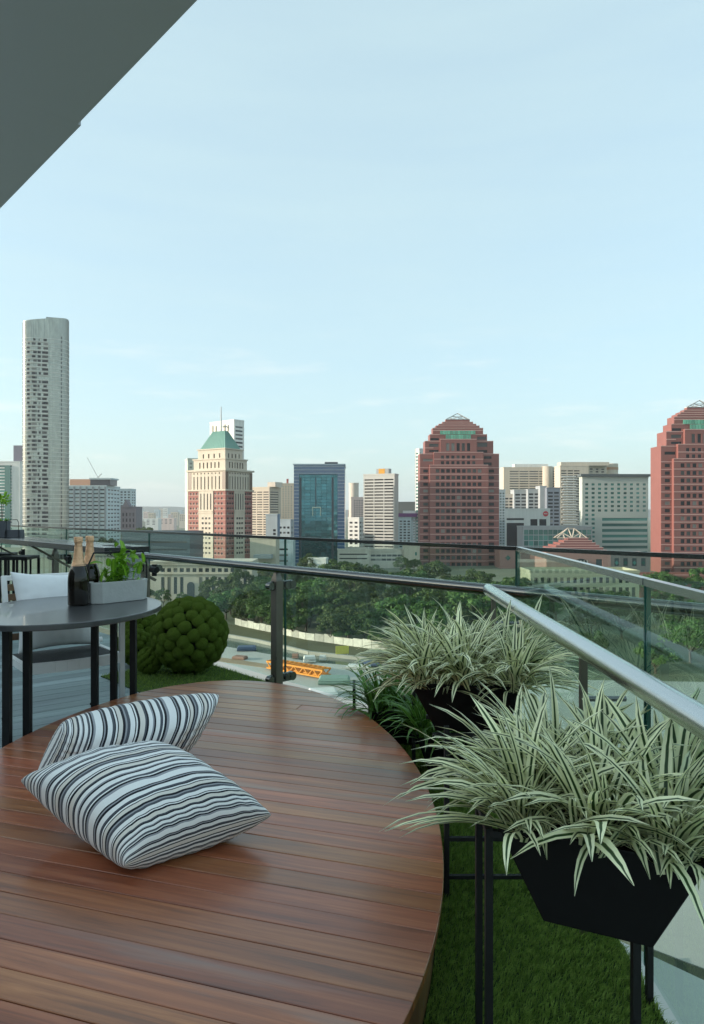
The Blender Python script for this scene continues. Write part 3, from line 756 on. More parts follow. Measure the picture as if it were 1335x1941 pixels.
# --- the two red granite towers (same design)
def red_tower(loc, label):
    s = 420.0 / FPX
    root = empty('granite_tower', (*loc, G), 0, label, 'tower', 'twin stepped red towers')
    X = lambda x: (x - 872.5) * s
    Z = lambda y: (CAMZ - G) + (CY - y) * s
    def tier(x0, x1, yt, yb, d0, d1, holes=(), nm='wall', rec=0.45, glass=g_dark):
        hs = [(X(a) - X(x0), X(b) - X(x0), Z(d), Z(c)) for (a, b, c, d) in holes]
        mb = MB(); z0, z1 = (0 if yb is None else Z(yb)), Z(yt)
        panel(mb, (X(x0), d0, 0), (1, 0), X(x1) - X(x0), z0, z1, hs, rec)
        panel(mb, (X(x1), d0, 0), (0, 1), d1 - d0, z0, z1, []); panel(mb, (X(x0), d1, 0), (0, -1), d1 - d0, z0, z1, []); panel(mb, (X(x1), d1, 0), (-1, 0), X(x1) - X(x0), z0, z1, [])
        mb.add([(X(x0), d0, z1), (X(x1), d0, z1), (X(x1), d1, z1), (X(x0), d1, z1)], [(0, 1, 2, 3)])
        mb.build(nm, c_red, root)
        panes(root, (X(x0), d0, 0), (1, 0), hs, glass, rec)
    rows = [889.2 + 12.66 * i for i in range(15)]
    f1 = [(826.3 + 9.98 * k, 833.3 + 9.98 * k, y, y + 6.8) for y in rows for k in range(9)]
    tier(815, 926, 881, None, 0, 3.2, f1, 'front_bay')
    tier(823, 917, 856.5, 880.99, 0.7, 3.2, [(836.4 + 9.9 * k, 842.4 + 9.9 * k, y, y + 6) for y in (863.3, 875.2 - 1.2) for k in range(7)], 'front_bay')
    tier(835.5, 904.5, 831.5, 856.49, 1.4, 4.2, [(846.8 + 9.86 * k, 852.9 + 9.86 * k, 839.5, 854.5) for k in range(5)], 'front_bay')
    wing = [(803.5, 812.5, y + 0.3, y + 6) for y in rows] + [(928.5, 938.5, y + 0.3, y + 6) for y in rows] + [(803, 822, 869, 874)] + [(918.5, 934, 876, 882), (919, 934, 864, 869)]
    tier(797, 948, 859, None, 2.6, 15.6, wing, 'wall')
    tier(807, 937.5, 834.5, 858.99, 3.3, 14.9, [(815, 833, 840, 846), (815, 833, 852, 856), (907, 926, 838, 846), (907, 926, 852, 857)], 'setback')
    tier(816.5, 926, 821.5, 834.49, 4.0, 14.2, [(817.5, 834, 829, 833.6), (907, 925, 826, 832)], 'setback')
    tier(822.5, 919, 809, 821.49, 4.9, 13.3, (), 'setback')
    for (a, b, t, u, d0, d1) in ((829, 912.5, 804.3, 808.99, 5.6, 12.6), (835, 906.6, 800.6, 804.29, 6.2, 12.0), (842, 900.7, 796.6, 800.59, 6.8, 11.4), (848, 894.7, 792, 796.59, 7.4, 10.8)):
        tier(a, b, t, u, d0, d1, (), 'setback')
    # pale ledges on every step and floor
    def ledge(x0, x1, y, d):
        MB().box(X(x0), X(x1), d - 0.14, d, Z(y) - 0.22, Z(y) + 0.16).build('string_course', c_redlt, root)
    for y in rows:
        ledge(814.8, 926.2, y - 3.2, 0); ledge(796.8, 814.7, y - 3.2, 2.6); ledge(926.3, 948.2, y - 3.2, 2.6)
    for (a, b, y, d) in ((815, 926, 881.4, 0), (823, 917, 857, 0.7), (823, 917, 870, 0.7), (835.5, 904.5, 832, 1.4), (797, 823, 859.6, 2.6), (917, 948, 859.6, 2.6), (807, 835, 835, 3.3), (905, 937.5, 835, 3.3), (807, 823, 848, 3.3), (816.5, 926, 822, 4.0), (822.5, 919, 809.6, 4.9), (822.5, 919, 814, 4.9), (829, 912.5, 805, 5.6), (835, 906.6, 801.2, 6.2), (842, 900.7, 797.2, 6.8)):
        ledge(a, b, y, d)
    gm = window_mat('atrium_glass_green', (0.10, 0.34, 0.22), rough=0.12, rand=0.3, spec=0.8) if 'atrium_glass_green' not in MATS else MATS['atrium_glass_green']
    am = MB().box(0, 1, 0, 0.3, 0, 1).mesh('atrium_pane', gm)
    for k in range(14): link('atrium_pane', am, root, (X(836 + 4.85 * k), 3.55, Z(822)), (0, 0, 0), (4.4 * s, 1, 7 * s))
    for k in range(10): link('atrium_pane', am, root, (X(846.5 + 4.85 * k), 2.9, Z(831)), (0, 0, 0), (4.4 * s, 1, 8 * s))
    # open steel pyramid
    ap = Vector((X(871.8), 9.1, Z(779.5))); b4 = [Vector((X(848.5), 7.6, Z(792))), Vector((X(894.3), 7.6, Z(792))), Vector((X(894.3), 10.6, Z(792))), Vector((X(848.5), 10.6, Z(792)))]
    for i in range(4):
        MB().bar(b4[i], ap, 0.45).build('pyramid_rib', c_steel, root); MB().bar(b4[i], b4[(i + 1) % 4], 0.4).build('pyramid_rib', c_steel, root)
    fl, fr = b4[0], b4[1]
    for a, b in ((0.25, 0.5), (0.75, 0.5), (0.5, 0.25), (0.5, 0.75)):
        q = fl.lerp(ap, b) if b < 0.5 else (fr.lerp(ap, 1 - b + 0.25) if b > 0.5 else (fl.lerp(ap, 0.5) if a < 0.5 else fr.lerp(ap, 0.5)))
        MB().bar(fl.lerp(fr, a), q, 0.3).build('pyramid_rib', c_steel, root)
    MB().bar(fl.lerp(ap, 0.5), fr.lerp(ap, 0.5), 0.3).build('pyramid_rib', c_steel, root)
    MB().bar(b4[3], ap.lerp(b4[1], 0.5), 0.3).build('pyramid_rib', c_steel, root); MB().bar(b4[2], ap.lerp(b4[0], 0.5), 0.3).build('pyramid_rib', c_steel, root)
    return root
red_tower(((872.5 - CX) / FPX * 420, 420.0), 'stepped red granite tower standing right of the grey banded tower')
red_tower(((1343 - CX) / FPX * 370, 370.0), 'stepped red granite tower cut by the right edge of the view')

# --- between the red towers
r_, W, D, H = block('housing_block', 'long grey-ribboned housing block behind, right of the middle red tower', 955, 1062, 1062, 887, 680, c_cream, g_grey, front=lambda W, H: grid(W, H, 5, 30, 0.1, 0.03, 0.02, 0.03, 0.92, 0.42), depth=18)
MB().box(W * 0.2, W * 0.8, 2, 12, H + 1, H + 4).build('plant_room', c_white, r_)
MB().lathe([(5.4, 0), (5.4, H + 1.5)], 24, (W * 0.78, 1.6, 0)).build('stair_drum', c_cream, r_, smooth=True)
r_, W, D, H = block('housing_block', 'cream housing block with stacked balconies, tallest between the red towers', 1062, 1116, 1116, 884, 640, c_cream, g_dark, front=lambda W, H: grid(W, H, 3, 30, 0.02, 0.3, 0.02, 0.04, 0.86, 0.44), depth=18)
MB().box(W * 0.05, W + 20, 2, 14, H + 0.9, H + 4.2).build('plant_room', c_cream, r_)
bm_ = MB().box(0, 1, -0.9, 0, 0, 0.9).mesh('balcony', c_white)
for i in range(28): link('balcony', bm_, r_, (W * (0.05 if i % 2 else 0.1), 0, H * (0.03 + 0.93 * i / 30)), (0, 0, 0), (W * 0.5, 1, 1))
r_, W, D, H = block('housing_block', 'cream housing block with orange-banded round corner above the grey-green office', 1114, 1150, 1190, 884, 650, c_cream, g_dark, theta=-14, side='R', front=lambda W, H: grid(W, H, 3, 3, 0.05, 0.05, 0.88, 0.02, 0.5, 0.5), depth=18)
MB().lathe([(7, 0), (7, H + 3)], 28, (W + 9, 7, 0)).build('round_corner', c_cream, r_, smooth=True)
MB().lathe([(7.15, 0), (7.15, 2.6)], 28, (W + 9, 7, H - 3)).build('orange_band', mat('band_orange', (0.42, 0.24, 0.14), rough=0.8), r_, smooth=True)
for k, (a, b, t) in enumerate(((956, 974, 938), (975, 1000, 930), (1001, 1024, 929), (1024, 1036, 923), (1037, 1062, 926))):
    block('housing_block', ['grey stepped flats at the left foot of the ribboned block', 'grey flats with barred balconies, second of the dark row', 'blue-grey flats in the middle of the dark row', 'blank grey stair tower in the dark row of flats', 'dark blue-grey flats at the right end of the row'][k], a, b, b, t, 585 - 6 * k,
        [c_beige, c_grey, c_grey, c_grey, mat('wall_slate', (0.20, 0.22, 0.25), rough=0.8)][k], g_dark, front=(None if k == 3 else (lambda W, H: grid(W, H, 2, 17, 0.04, 0.04, 0.02, 0.04, 0.8, 0.5))), depth=14)
r_, W, D, H = block('bank_building', 'white and dark-glass building with red round emblem, right of the middle red tower', 958, 1043, 1043, 966, 500, c_white, g_dark, front=lambda W, H: [(W * 0.03, W * 0.42, H * 0.1, H * 0.72), (W * 0.03, W * 0.42, H * 0.78, H * 0.82), (W * 0.56, W * 0.72, H * 0.42, H * 0.80), (W * 0.76, W * 0.92, H * 0.42, H * 0.80)], depth=20, recess=0.6)
m_em = mat('emblem_red', (0.55, 0.03, 0.04), rough=0.5)
el = MB(); pts_ = [(math.cos(2 * math.pi * k / 18) * 2.0, math.sin(2 * math.pi * k / 18) * 2.0) for k in range(18)]
el.add([(W * 0.90 + p[0], -0.16, H - 3 + p[1]) for p in pts_] + [(W * 0.90 + p[0], -0.003, H - 3 + p[1]) for p in pts_], [tuple(range(18))] + [(i, (i + 1) % 18, 18 + (i + 1) % 18, 18 + i) for i in range(18)])
emo = el.build('emblem', m_em, r_)
MB().box(W * 0.90 - 1.3, W * 0.90 + 1.3, -0.26, -0.163, H - 3.25, H - 2.75).build('emblem_bar', c_white, emo)
block('office_slab', 'narrow white gridded slab touching the middle red tower', 946, 958, 958, 930, 470, c_sky, g_pale, front=lambda W, H: grid(W, H, 2, 24, 0.05, 0.05, 0.02, 0.02, 0.7, 0.6), depth=14)
r_, W, D, H = block('glass_block', 'low teal glass block behind the red stepped pavilion', 992, 1123, 1123, 1000, 430, c_grey, g_teal, front=lambda W, H: grid(W, H, 14, 6, 0.01, 0.01, 0.05, 0.05, 0.9, 0.86), depth=16, recess=0.15)
r_, W, D, H = block('office_block', 'grey-green office with dark flat roof and teal window bands beside the right red tower', 1098, 1104, 1229, 906, 450, mat('paint_grey_green', (0.47, 0.50, 0.44), rough=0.8, vary=0.1), g_teal, theta=2, side='L',
    front=lambda W, H: [h for h in grid(W, H, 10, 18, 0.02, 0.01, 0.02, 0.05, 0.5, 0.5) if h[2] > H * 0.6 or h[0] < W * 0.22] + [(W * 0.3, W * 0.99, H * (0.03 + 0.066 * k), H * (0.03 + 0.066 * k) + H * 0.034) for k in range(8)], depth=16)
MB().box(-1.2, W + 1, -1.2, D, H + 0.95, H + 2.6).build('roof_slab', mat('roof_slate', (0.10, 0.12, 0.12), rough=0.8), r_)

# red stepped pavilion with its open pyramid
def pavilion():
    Y = 345.0; s = Y / FPX
    root = empty('pavilion', ((1096 - CX) * s, Y, G), 0, 'low red pavilion with stepped pyramid roof, steel truss tip and arched window', 'building')
    X = lambda x: (x - 1096) * s
    Z = lambda y: (CAMZ - G) + (CY - y) * s
    hs = [(X(a) - X(1036), X(b) - X(1036), Z(d), Z(c)) for a, b, c, d in ((1062, 1072, 1056, 1064), (1130, 1142, 1060, 1078))]
    mb = MB(); panel(mb, (X(1036), 0, 0), (1, 0), X(1158) - X(1036), 0, Z(1047), hs, 0.4)
    panel(mb, (X(1158), 0, 0), (0, 1), 22, 0, Z(1047), []); panel(mb, (X(1036), 22, 0), (0, -1), 22, 0, Z(1047), [])
    mb.add([(X(1036), 0, Z(1047)), (X(1158), 0, Z(1047)), (X(1158), 22, Z(1047)), (X(1036), 22, Z(1047))], [(0, 1, 2, 3)])
    mb.build('wall', c_podpink, root); panes(root, (X(1036), 0, 0), (1, 0), hs, g_grey, 0.4)
    a = [(X(1101) + math.cos(math.pi * k / 14) * 15 * s, math.sin(math.pi * k / 14) * 15 * s + Z(1074)) for k in range(15)]
    a = [(X(1116), Z(1086))] + a + [(X(1086), Z(1086))]
    n = len(a)
    MB().add([(p[0], -0.35, p[1]) for p in a] + [(p[0], -0.003, p[1]) for p in a], [tuple(range(n))] + [(i, (i + 1) % n, n + (i + 1) % n, n + i) for i in range(n)]).build('arched_window', g_grey, root)
    for k in range(5): MB().box(X(1089 + 6 * k) - 0.1, X(1089 + 6 * k) + 0.1, -0.5, -0.36, Z(1086), Z(1062)).build('glazing_bar', c_white, root)
    for k in range(6):
        t, b = 1047 - 4.4 * (k + 1), 1047 - 4.4 * k
        MB().box(X(1040 + 9 * k), X(1152 - 5.5 * k), 1 + k * 1.2, 20 - k * 1.2, Z(b) + 0.003, Z(t)).build('roof_step', c_red, root)
        MB().box(X(1040 + 9 * k) - 0.1, X(1152 - 5.5 * k) + 0.1, 0.85 + k * 1.2, 0.99 + k * 1.2, Z(t) - 0.25, Z(t) + 0.12).build('string_course', c_redlt, root)
    ap = Vector((X(1090), 11, Z(1002))); L_, R_ = Vector((X(1066), 8.4, Z(1021))), Vector((X(1124), 8.4, Z(1021))); L2, R2 = L_ + Vector((0, 6, 0)), R_ + Vector((0, 6, 0))
    ap2 = ap + Vector((3.2, 0, -0.2))
    for p, q in ((L_, ap), (R_, ap2), (L2, ap), (R2, ap2), (L_, R_), (L2, R2), (ap, ap2), (L_.lerp(R_, 0.5), ap), (L_.lerp(R_, 0.5), ap2), (L_.lerp(R_, 0.25), L_.lerp(ap, 0.5)), (L_.lerp(R_, 0.75), R_.lerp(ap2, 0.5)), (L_.lerp(R_, 0.5), L_.lerp(ap, 0.5)), (L_.lerp(R_, 0.5), R_.lerp(ap2, 0.5))):
        MB().bar(p, q, 0.4).build('roof_truss', c_cream, root)
pavilion()
def diamond(root, x, z, r, y=-0.12):
    MB().add([(x, y, z - r), (x + r, y, z), (x, y, z + r), (x - r, y, z), (x, -0.003, z - r), (x + r, -0.003, z), (x, -0.003, z + r), (x - r, -0.003, z)], [(0, 1, 2, 3), (0, 4, 5, 1), (1, 5, 6, 2), (2, 6, 7, 3), (3, 7, 4, 0)]).build('diamond_window', g_teal, root)
m_pod = mat('podium_mauve', (0.30, 0.24, 0.22), rough=0.8, vary=0.15, scale=0.3)
r_, W, D, H = block('podium', 'mauve low podium with diamond windows at the foot of the right red tower', 1157, 1232, 1232, 1051, 352, m_pod, g_grey, front=lambda W, H: grid(W, H, 4, 1, 0.05, 0.05, 0.45, 0.15, 0.5, 0.9), depth=14)
for k in range(4): diamond(r_, W * (0.1625 + 0.225 * k), H * 0.62, 1.1)
r_, W, D, H = block('podium', 'pinkish podium wall with one green diamond right of the middle red tower', 948, 1036, 1036, 1045, 400, c_podpink, g_grey, front=None, depth=14)
diamond(r_, W * 0.17, H * 0.62, 1.6)

# low buildings among the trees
def arcade():
    Y = 255.0; s = Y / FPX
    root = empty('arcaded_building', ((285 - CX) * s, Y, G), 0, 'long cream low building with square windows and one arch, seen behind the moss balls', 'building')
    X = lambda x: (x - 285) * s
    Z = lambda y: (CAMZ - G) + (CY - y) * s
    W = X(478)
    hs = []
    for k in range(14):
        x = 305 + 12.0 * k
        hs.append((X(x), X(x + 7.6), Z(1084.5), Z(1077)))
        if k not in (4, 5): hs.append((X(x + 0.5), X(x + 7), Z(1126), Z(1094)))
    mb = MB(); panel(mb, (0, 0, 0), (1, 0), W, 0, Z(1064), hs, 0.5); panel(mb, (W, 0, 0), (0, 1), 16, 0, Z(1064), []); panel(mb, (0, 16, 0), (0, -1), 16, 0, Z(1064), [])
    mb.add([(0, 0, Z(1064)), (W, 0, Z(1064)), (W, 16, Z(1064)), (0, 16, Z(1064))], [(0, 1, 2, 3)])
    mb.build('wall', c_cream, root); panes(root, (0, 0, 0), (1, 0), hs, g_grey, 0.5)
    a = [(X(362) + math.cos(math.pi * k / 14) * 7 * s, math.sin(math.pi * k / 14) * 7 * s + Z(1110)) for k in range(15)]
    a = [(X(369), Z(1132))] + a + [(X(355), Z(1132))]; n = len(a)
    MB().add([(p[0], -0.25, p[1]) for p in a] + [(p[0], -0.003, p[1]) for p in a], [tuple(range(n))] + [(i, (i + 1) % n, n + (i + 1) % n, n + i) for i in range(n)]).build('arched_window', g_grey, root)
    for y, h in ((1066, 0.5), (1088.5, 0.35), (1071, 0.25)):
        MB().box(-0.3, W + 0.3, -0.5, -0.004, Z(y), Z(y) + h).build('cornice', c_cream, root)
arcade()
r_, W, D, H = block('long_hall', 'long pale yellow hall seen through the side glass', 1006, 1212, 1212, 1086, 232, mat('paint_yellow_cream', (0.40, 0.38, 0.27), rough=0.85, vary=0.12), g_dark, front=lambda W, H: grid(W, H, 16, 1, 0.02, 0.02, 0.7, 0.1, 0.55, 0.75) + grid(W, H, 16, 1, 0.02, 0.02, 0.1, 0.38, 0.6, 0.95), depth=14)
block('brick_hall', 'low red brick hall below the right red tower', 1214, 1420, 1420, 1095, 262, c_brick, g_pale, front=lambda W, H: grid(W, H, 9, 2, 0.06, 0.02, 0.3, 0.15, 0.35, 0.5), depth=14)
block('dark_hall', 'long dark blue-grey hall behind the railing left of the green-roofed tower', 232, 360, 360, 1012, 335, mat('wall_blue_slate', (0.07, 0.10, 0.12), rough=0.5, vary=0.25, scale=0.05, stretch=(0.3, 1, 3)), g_dark, front=lambda W, H: grid(W, H, 1, 4, 0.02, 0.02, 0.25, 0.1, 0.95, 0.25), depth=30)
block('low_hall', 'small white box-shaped hall at the foot of the blue tower', 584, 618, 622, 1061, 305, c_white, g_dark, theta=12)
block('low_hall', 'beige low roofs right of the blue tower above the wood', 640, 700, 700, 1043, 395, c_beige, g_dark, front=lambda W, H: grid(W, H, 1, 2, 0.04, 0.04, 0.45, 0.1, 0.95, 0.3), depth=20)
block('low_hall', 'grey-beige car deck below the banded tower', 700, 766, 766, 1046, 402, c_beige, g_dark, front=lambda W, H: grid(W, H, 6, 2, 0.04, 0.04, 0.4, 0.1, 0.9, 0.5), depth=20)
block('low_hall', 'pale cream house left of the middle red tower at tree level', 766, 796, 796, 1036, 398, c_cream, g_teal, front=lambda W, H: [(W * 0.7, W * 0.82, H * 0.6, H * 0.75)], depth=12)

# far low-rise skyline
fm = [c_white, c_pink, c_cream, c_sky, c_beige]
k = 0
for (a, b, t, Y) in ((262, 270, 965, 1900), (272, 280, 970, 1800), (281, 291, 972, 1500), (293, 301, 966, 2000), (302, 309, 964, 2100), (309, 318, 963, 1900), (319, 324, 975, 1500), (324, 337, 971, 1700), (338, 344, 967, 2300), (340, 352, 974, 1400), (262, 300, 983, 1150), (300, 330, 982, 1250), (258, 268, 989, 1000), (756, 768, 962, 1900), (770, 786, 966, 1700), (532, 540, 965, 1500), (660, 668, 966, 1600), (686, 694, 964, 1800)):
    block('distant_block', 'tiny pale block on the distant low skyline', a, b, b, t, Y, fm[k % 5], g_grey, front=(lambda W, H: grid(W, H, 3, 4, 0.08, 0.08, 0.5, 0.06, 0.5, 0.4)), depth=20, group='distant low-rise blocks', parapet=False)
    k += 1
# construction crane on the far roof
r_ = empty('tower_crane', ((186 - CX) / FPX * 900, 900, G), 0, 'thin pale luffing crane above the grid-fronted block', 'crane')
zt = CAMZ - G + (CY - 905) / FPX * 900
MB().bar((0, 0, 0), (0, 0, zt), 1.2).build('mast', c_steel, r_)
MB().bar((0, 0, zt), (-14, 0, zt + 26), 0.6).build('jib', c_steel, r_)
MB().bar((0, 0, zt), (5, 0, zt + 5), 0.9).build('counter_jib', c_steel, r_)

# ------------------------------------------------------------------ trees
f_tree = foliage_mat('tree_foliage', (0.028, 0.062, 0.014), (0.10, 0.16, 0.04), rand=0.4)
m_bark = mat('bark', (0.10, 0.08, 0.06), rough=0.95, vary=0.3, scale=3)
def crown_mesh(seed, rx, rz, clumps, leaves, size):
    r = np.random.default_rng(seed)
    th = r.uniform(0, 2 * np.pi, clumps); ph = np.arccos(r.uniform(-0.55, 1, clumps)); rad = r.uniform(0.55, 1.0, clumps) ** 0.6
    cc = np.stack([rx * rad * np.sin(ph) * np.cos(th), rx * rad * np.sin(ph) * np.sin(th), rz * rad * np.cos(ph)], 1)
    cr = r.uniform(0.24, 0.42, clumps) * rx
    ci = r.integers(0, clumps, leaves)
    d = r.normal(size=(leaves, 3)); d /= np.linalg.norm(d, axis=1)[:, None]
    d[:, 2] = np.where(d[:, 2] < -0.3, -d[:, 2], d[:, 2])
    c = cc[ci] + d * (cr[ci] * r.uniform(0.62, 1.05, leaves))[:, None] * np.array([1, 1, 0.72])
    n = d + r.normal(scale=0.45, size=(leaves, 3)); n /= np.linalg.norm(n, axis=1)[:, None]
    t = np.cross(n, r.normal(size=(leaves, 3))); t /= np.linalg.norm(t, axis=1)[:, None]
    b = np.cross(n, t)
    s = (size * r.uniform(0.6, 1.3, leaves))[:, None]
    v = np.stack([c - t * s, c - b * s * 0.55, c + t * s, c + b * s * 0.55], 1).reshape(-1, 3)
    me = bpy.data.meshes.new('crown')
    me.vertices.add(len(v)); me.vertices.foreach_set('co', v.ravel())
    me.loops.add(len(v)); me.loops.foreach_set('vertex_index', np.arange(len(v), dtype=np.int32))
    me.polygons.add(leaves); me.polygons.foreach_set('loop_start', np.arange(0, len(v), 4, dtype=np.int32)); me.polygons.foreach_set('loop_total', np.full(leaves, 4, np.int32))
    me.update(calc_edges=True); me.validate()
    return me, cc
tree_kinds = []
for sd in range(6):
    rx = 5.4 + 0.5 * sd; rz = 4.3 + 0.55 * ((sd * 2) % 5)
    cm, cc = crown_mesh(40 + sd, rx, rz, 20 + 3 * sd, 4600, 0.44); cm.materials.append(f_tree)
    th = 2.6 + 0.3 * sd
    tb = MB().tube((0, 0, 0), (0.2, 0.1, th), 0.42, 8, 0.26)
    for q in cc[:9]: tb.tube((0.2, 0.1, th - 1), Vector((q[0] * 0.8, q[1] * 0.8, th + rz * 0.75 + q[2] * 0.75)), 0.17, 6, 0.05)
    tree_kinds.append((cm, tb.mesh('trunk', m_bark), th + rz * 0.75))
def tree(x, y, sc_, label, group, kind=None, z=G):
    cm, tm, ch = tree_kinds[random.randrange(6) if kind is None else kind]
    o = empty('broadleaf_tree', (x, y, z), random.uniform(0, 6.28), label, 'tree', group)
    o.scale = (sc_, sc_, sc_ * random.uniform(0.9, 1.15))
    link('crown', cm, o, (0, 0, ch)); link('trunk', tm, o)
    return o
def wood_edge(X):                              # the fence line, depth as a function of X
    return 176 - 0.84 * (X + 11.9)
for row, (off, step) in enumerate(((4, 6.5), (11, 7.5), (20, 8.5), (31, 9.5), (44, 10.5), (60, 12.0), (80, 13.5), (105, 15.0), (132, 17.0))):
    X = -40 - row * 8
    while X < 66 + row * 6:
        x = X + random.uniform(-2.5, 2.5); y = max(wood_edge(x), 118) + off + random.uniform(-3, 3)
        pxx = CX + FPX * x / y
        if 395 < pxx < 1015 and not (y > 236 and 395 < pxx < 470):
            tree(x, y, random.uniform(0.8, 1.15) * (0.55, 0.72, 0.82, 0.88, 0.9, 0.9, 0.88, 0.88, 0.85)[row], 'broadleaf tree in the dense wood behind the white hoarding', 'trees of the wood')
        X += step
for (x, y, s_) in ((-66, 240, 0.42), (-58, 234, 0.36), (-50, 232, 0.40), (-44, 228, 0.5), (-76, 250, 0.6), (-37, 232, 0.85)):
    tree(x, y, s_, 'small tree in front of the cream arcaded building', 'trees before the arcaded building')
for (x, y, s_) in ((62, 208, 0.8), (71, 200, 0.75), (80, 205, 0.85), (90, 198, 0.8), (99, 204, 0.8), (109, 196, 0.85), (118, 206, 0.8), (70, 178, 0.8), (84, 172, 0.85), (98, 176, 0.8), (60, 172, 0.7), (74, 150, 0.75), (88, 146, 0.8), (62, 140, 0.7), (52, 152, 0.7), (112, 168, 0.85), (78, 122, 0.7), (66, 112, 0.65)):
    tree(x, y, s_, 'tree seen through the side glass in front of the pale yellow hall', 'trees beyond the side glass')
for (x, y, s_) in ((116, 256, 0.8), (106, 262, 0.6), (128, 250, 0.9)):
    tree(x, y, s_, 'tree beside the low red brick hall at the right edge', 'trees by the brick hall')
for i in range(16):
    pxx = random.choice((random.uniform(236, 352), random.uniform(132, 290))); Y = random.uniform(480, 760)
    tree((pxx - CX) / FPX * Y, Y, random.uniform(0.9, 1.4), 'distant tree on the plain left of the green-roofed tower', 'distant trees')
for (pxx, Y) in ((505, 330), (515, 322), (525, 326), (498, 318), (785, 380), (770, 372), (760, 376), (640, 340), (655, 330), (630, 322), (545, 318), (575, 312), (560, 308)):
    tree((pxx - CX) / FPX * Y, Y, random.uniform(0.45, 0.62), 'street tree at the foot of the office towers', 'street trees by the towers')

# ------------------------------------------------------------------ the construction site below
m_or = mat('steel_orange', (0.66, 0.24, 0.015), rough=0.55, rand=0.1)
p0, p1 = Vector((*gpt(506, 1270), G + 0.3)), Vector((*gpt(612, 1289), G + 0.3))
d_ = (p1 - p0); L_ = d_.length
r_ = empty('steel_girder', p0, math.atan2(d_.y, d_.x), 'orange lattice girder lying on the pale construction ground', 'girder')
for y in (0, 2.6):
    for z in (0.2, 1.5): MB().bar((0, y, z), (L_, y, z), 0.32).build('chord', m_or, r_)
nn = 12
for i in range(nn):
    a, b = L_ * i / nn, L_ * (i + 1) / nn
    for y in (0, 2.6): MB().bar((a, y, 0.2 if i % 2 else 1.5), (b, y, 1.5 if i % 2 else 0.2), 0.2).build('lattice_bar', m_or, r_)
    MB().bar((a, 0, 1.6), (b, 2.6, 1.6), 0.2).build('lattice_bar', m_or, r_); MB().bar((a, 0.1, 1.55), (a, 2.5, 1.55), 0.35, 0.2).build('cross_bar', m_or, r_)
MB().box(0.2, L_ - 0.2, 0.3, 2.3, 0.25, 0.6).build('deck_plate', m_or, r_)
q = gpt(649, 1246)
r_ = empty('site_sign', (*q, G), R(10), 'small yellow sign board on the bank beside the canal', 'sign')
MB().box(-1.5, 1.5, -0.06, 0.06, 0.8, 2.6).build('board', mat('sign_yellow', (0.68, 0.58, 0.10), rough=0.6), r_)
for x in (-1.2, 1.2): MB().box(x - 0.07, x + 0.07, 0.063, 0.2, 0, 2.4).build('post', c_grey, r_)
m_sb = [mat('site_blue', (0.07, 0.10, 0.17), rough=0.6), mat('site_white', (0.6, 0.6, 0.56), rough=0.7), mat('site_green', (0.20, 0.29, 0.24), rough=0.7), mat('site_rust', (0.26, 0.15, 0.11), rough=0.8)]
site = [((468, 1234), 4.5, 2.2, 1.2, 0, 'stack of dark blue pipes left of the canal edge'), ((587, 1257), 2.6, 2.0, 1.6, 1, 'small white cabin at the canal side'), ((612, 1254), 1.5, 1.3, 1.4, 1, 'small white tank at the canal side'), ((680, 1268), 5, 2, 0.9, 1, 'pale pipe stack right of the orange girder'),
        ((700, 1262), 4.6, 1.8, 1.0, 0, 'blue pipe stack by the canal behind the dark green plant'), ((634, 1296), 6, 3.4, 1.4, 2, 'pale green covered trench by the deck edge'), ((612, 1318), 5, 4, 1.0, 1, 'pale block heap below the girder'), ((455, 1250), 3, 2, 0.8, 3, 'rusty plate stack right of the moss ball'), ((560, 1250), 1.4, 1.0, 1.3, 3, 'small rusty drum by the girder')]
for (p, w_, d2, h_, mi, lb) in site:
    q = gpt(*p)
    r_ = empty('site_stack', (*q, G), random.uniform(-0.4, 0.2), lb, 'site goods')
    for i in range(4):
        MB().tube((-w_ / 2, (i - 1.5) * d2 / 4, h_ * 0.28 + 0.1), (w_ / 2, (i - 1.5) * d2 / 4, h_ * 0.28 + 0.1), d2 / 8.4, 8).build('pipe', m_sb[mi], r_)
    MB().prism([(-w_ / 2, -d2 / 2), (w_ / 2, -d2 / 2), (w_ / 2, d2 / 2), (-w_ / 2, d2 / 2)], h_ * 0.62, h_, top=[(-w_ / 2.3, -d2 / 2.4), (w_ / 2.3, -d2 / 2.4), (w_ / 2.3, d2 / 2.4), (-w_ / 2.3, d2 / 2.4)]).build('cover', m_sb[mi], r_)
# dark planted ground and red boom close below the terrace
sheet('planted_ground', [gpt(1225, 1800), gpt(1335, 1842), gpt(1900, 1700), gpt(2600, 2300), gpt(1300, 2600), gpt(1180, 2200)], 0.16, mat('planted_ground', (0.035, 0.05, 0.03), rough=1, vary=0.6, scale=0.6, bump=0.5, bscale=3))
q = gpt(1265, 1915)
r_ = empty('red_boom', (*q, G + 0.3), R(20), 'red steel boom lying on dark ground at the lower right corner', 'boom')
m_rb = mat('boom_red', (0.30, 0.05, 0.05), rough=0.6)
for y in (0, 0.8): MB().bar((-1, y, 0.3), (9, y * 0.6, 0.3), 0.13).build('chord', m_rb, r_)
MB().bar((-1, 0, 0.4), (1.6, 4.5, 0.5), 0.13).build('stay', m_rb, r_)
for i in range(8): MB().bar((i * 1.1 - 0.8, 0, 0.3), (i * 1.1 - 0.2, 0.75, 0.3), 0.08).build('lattice_bar', m_rb, r_)

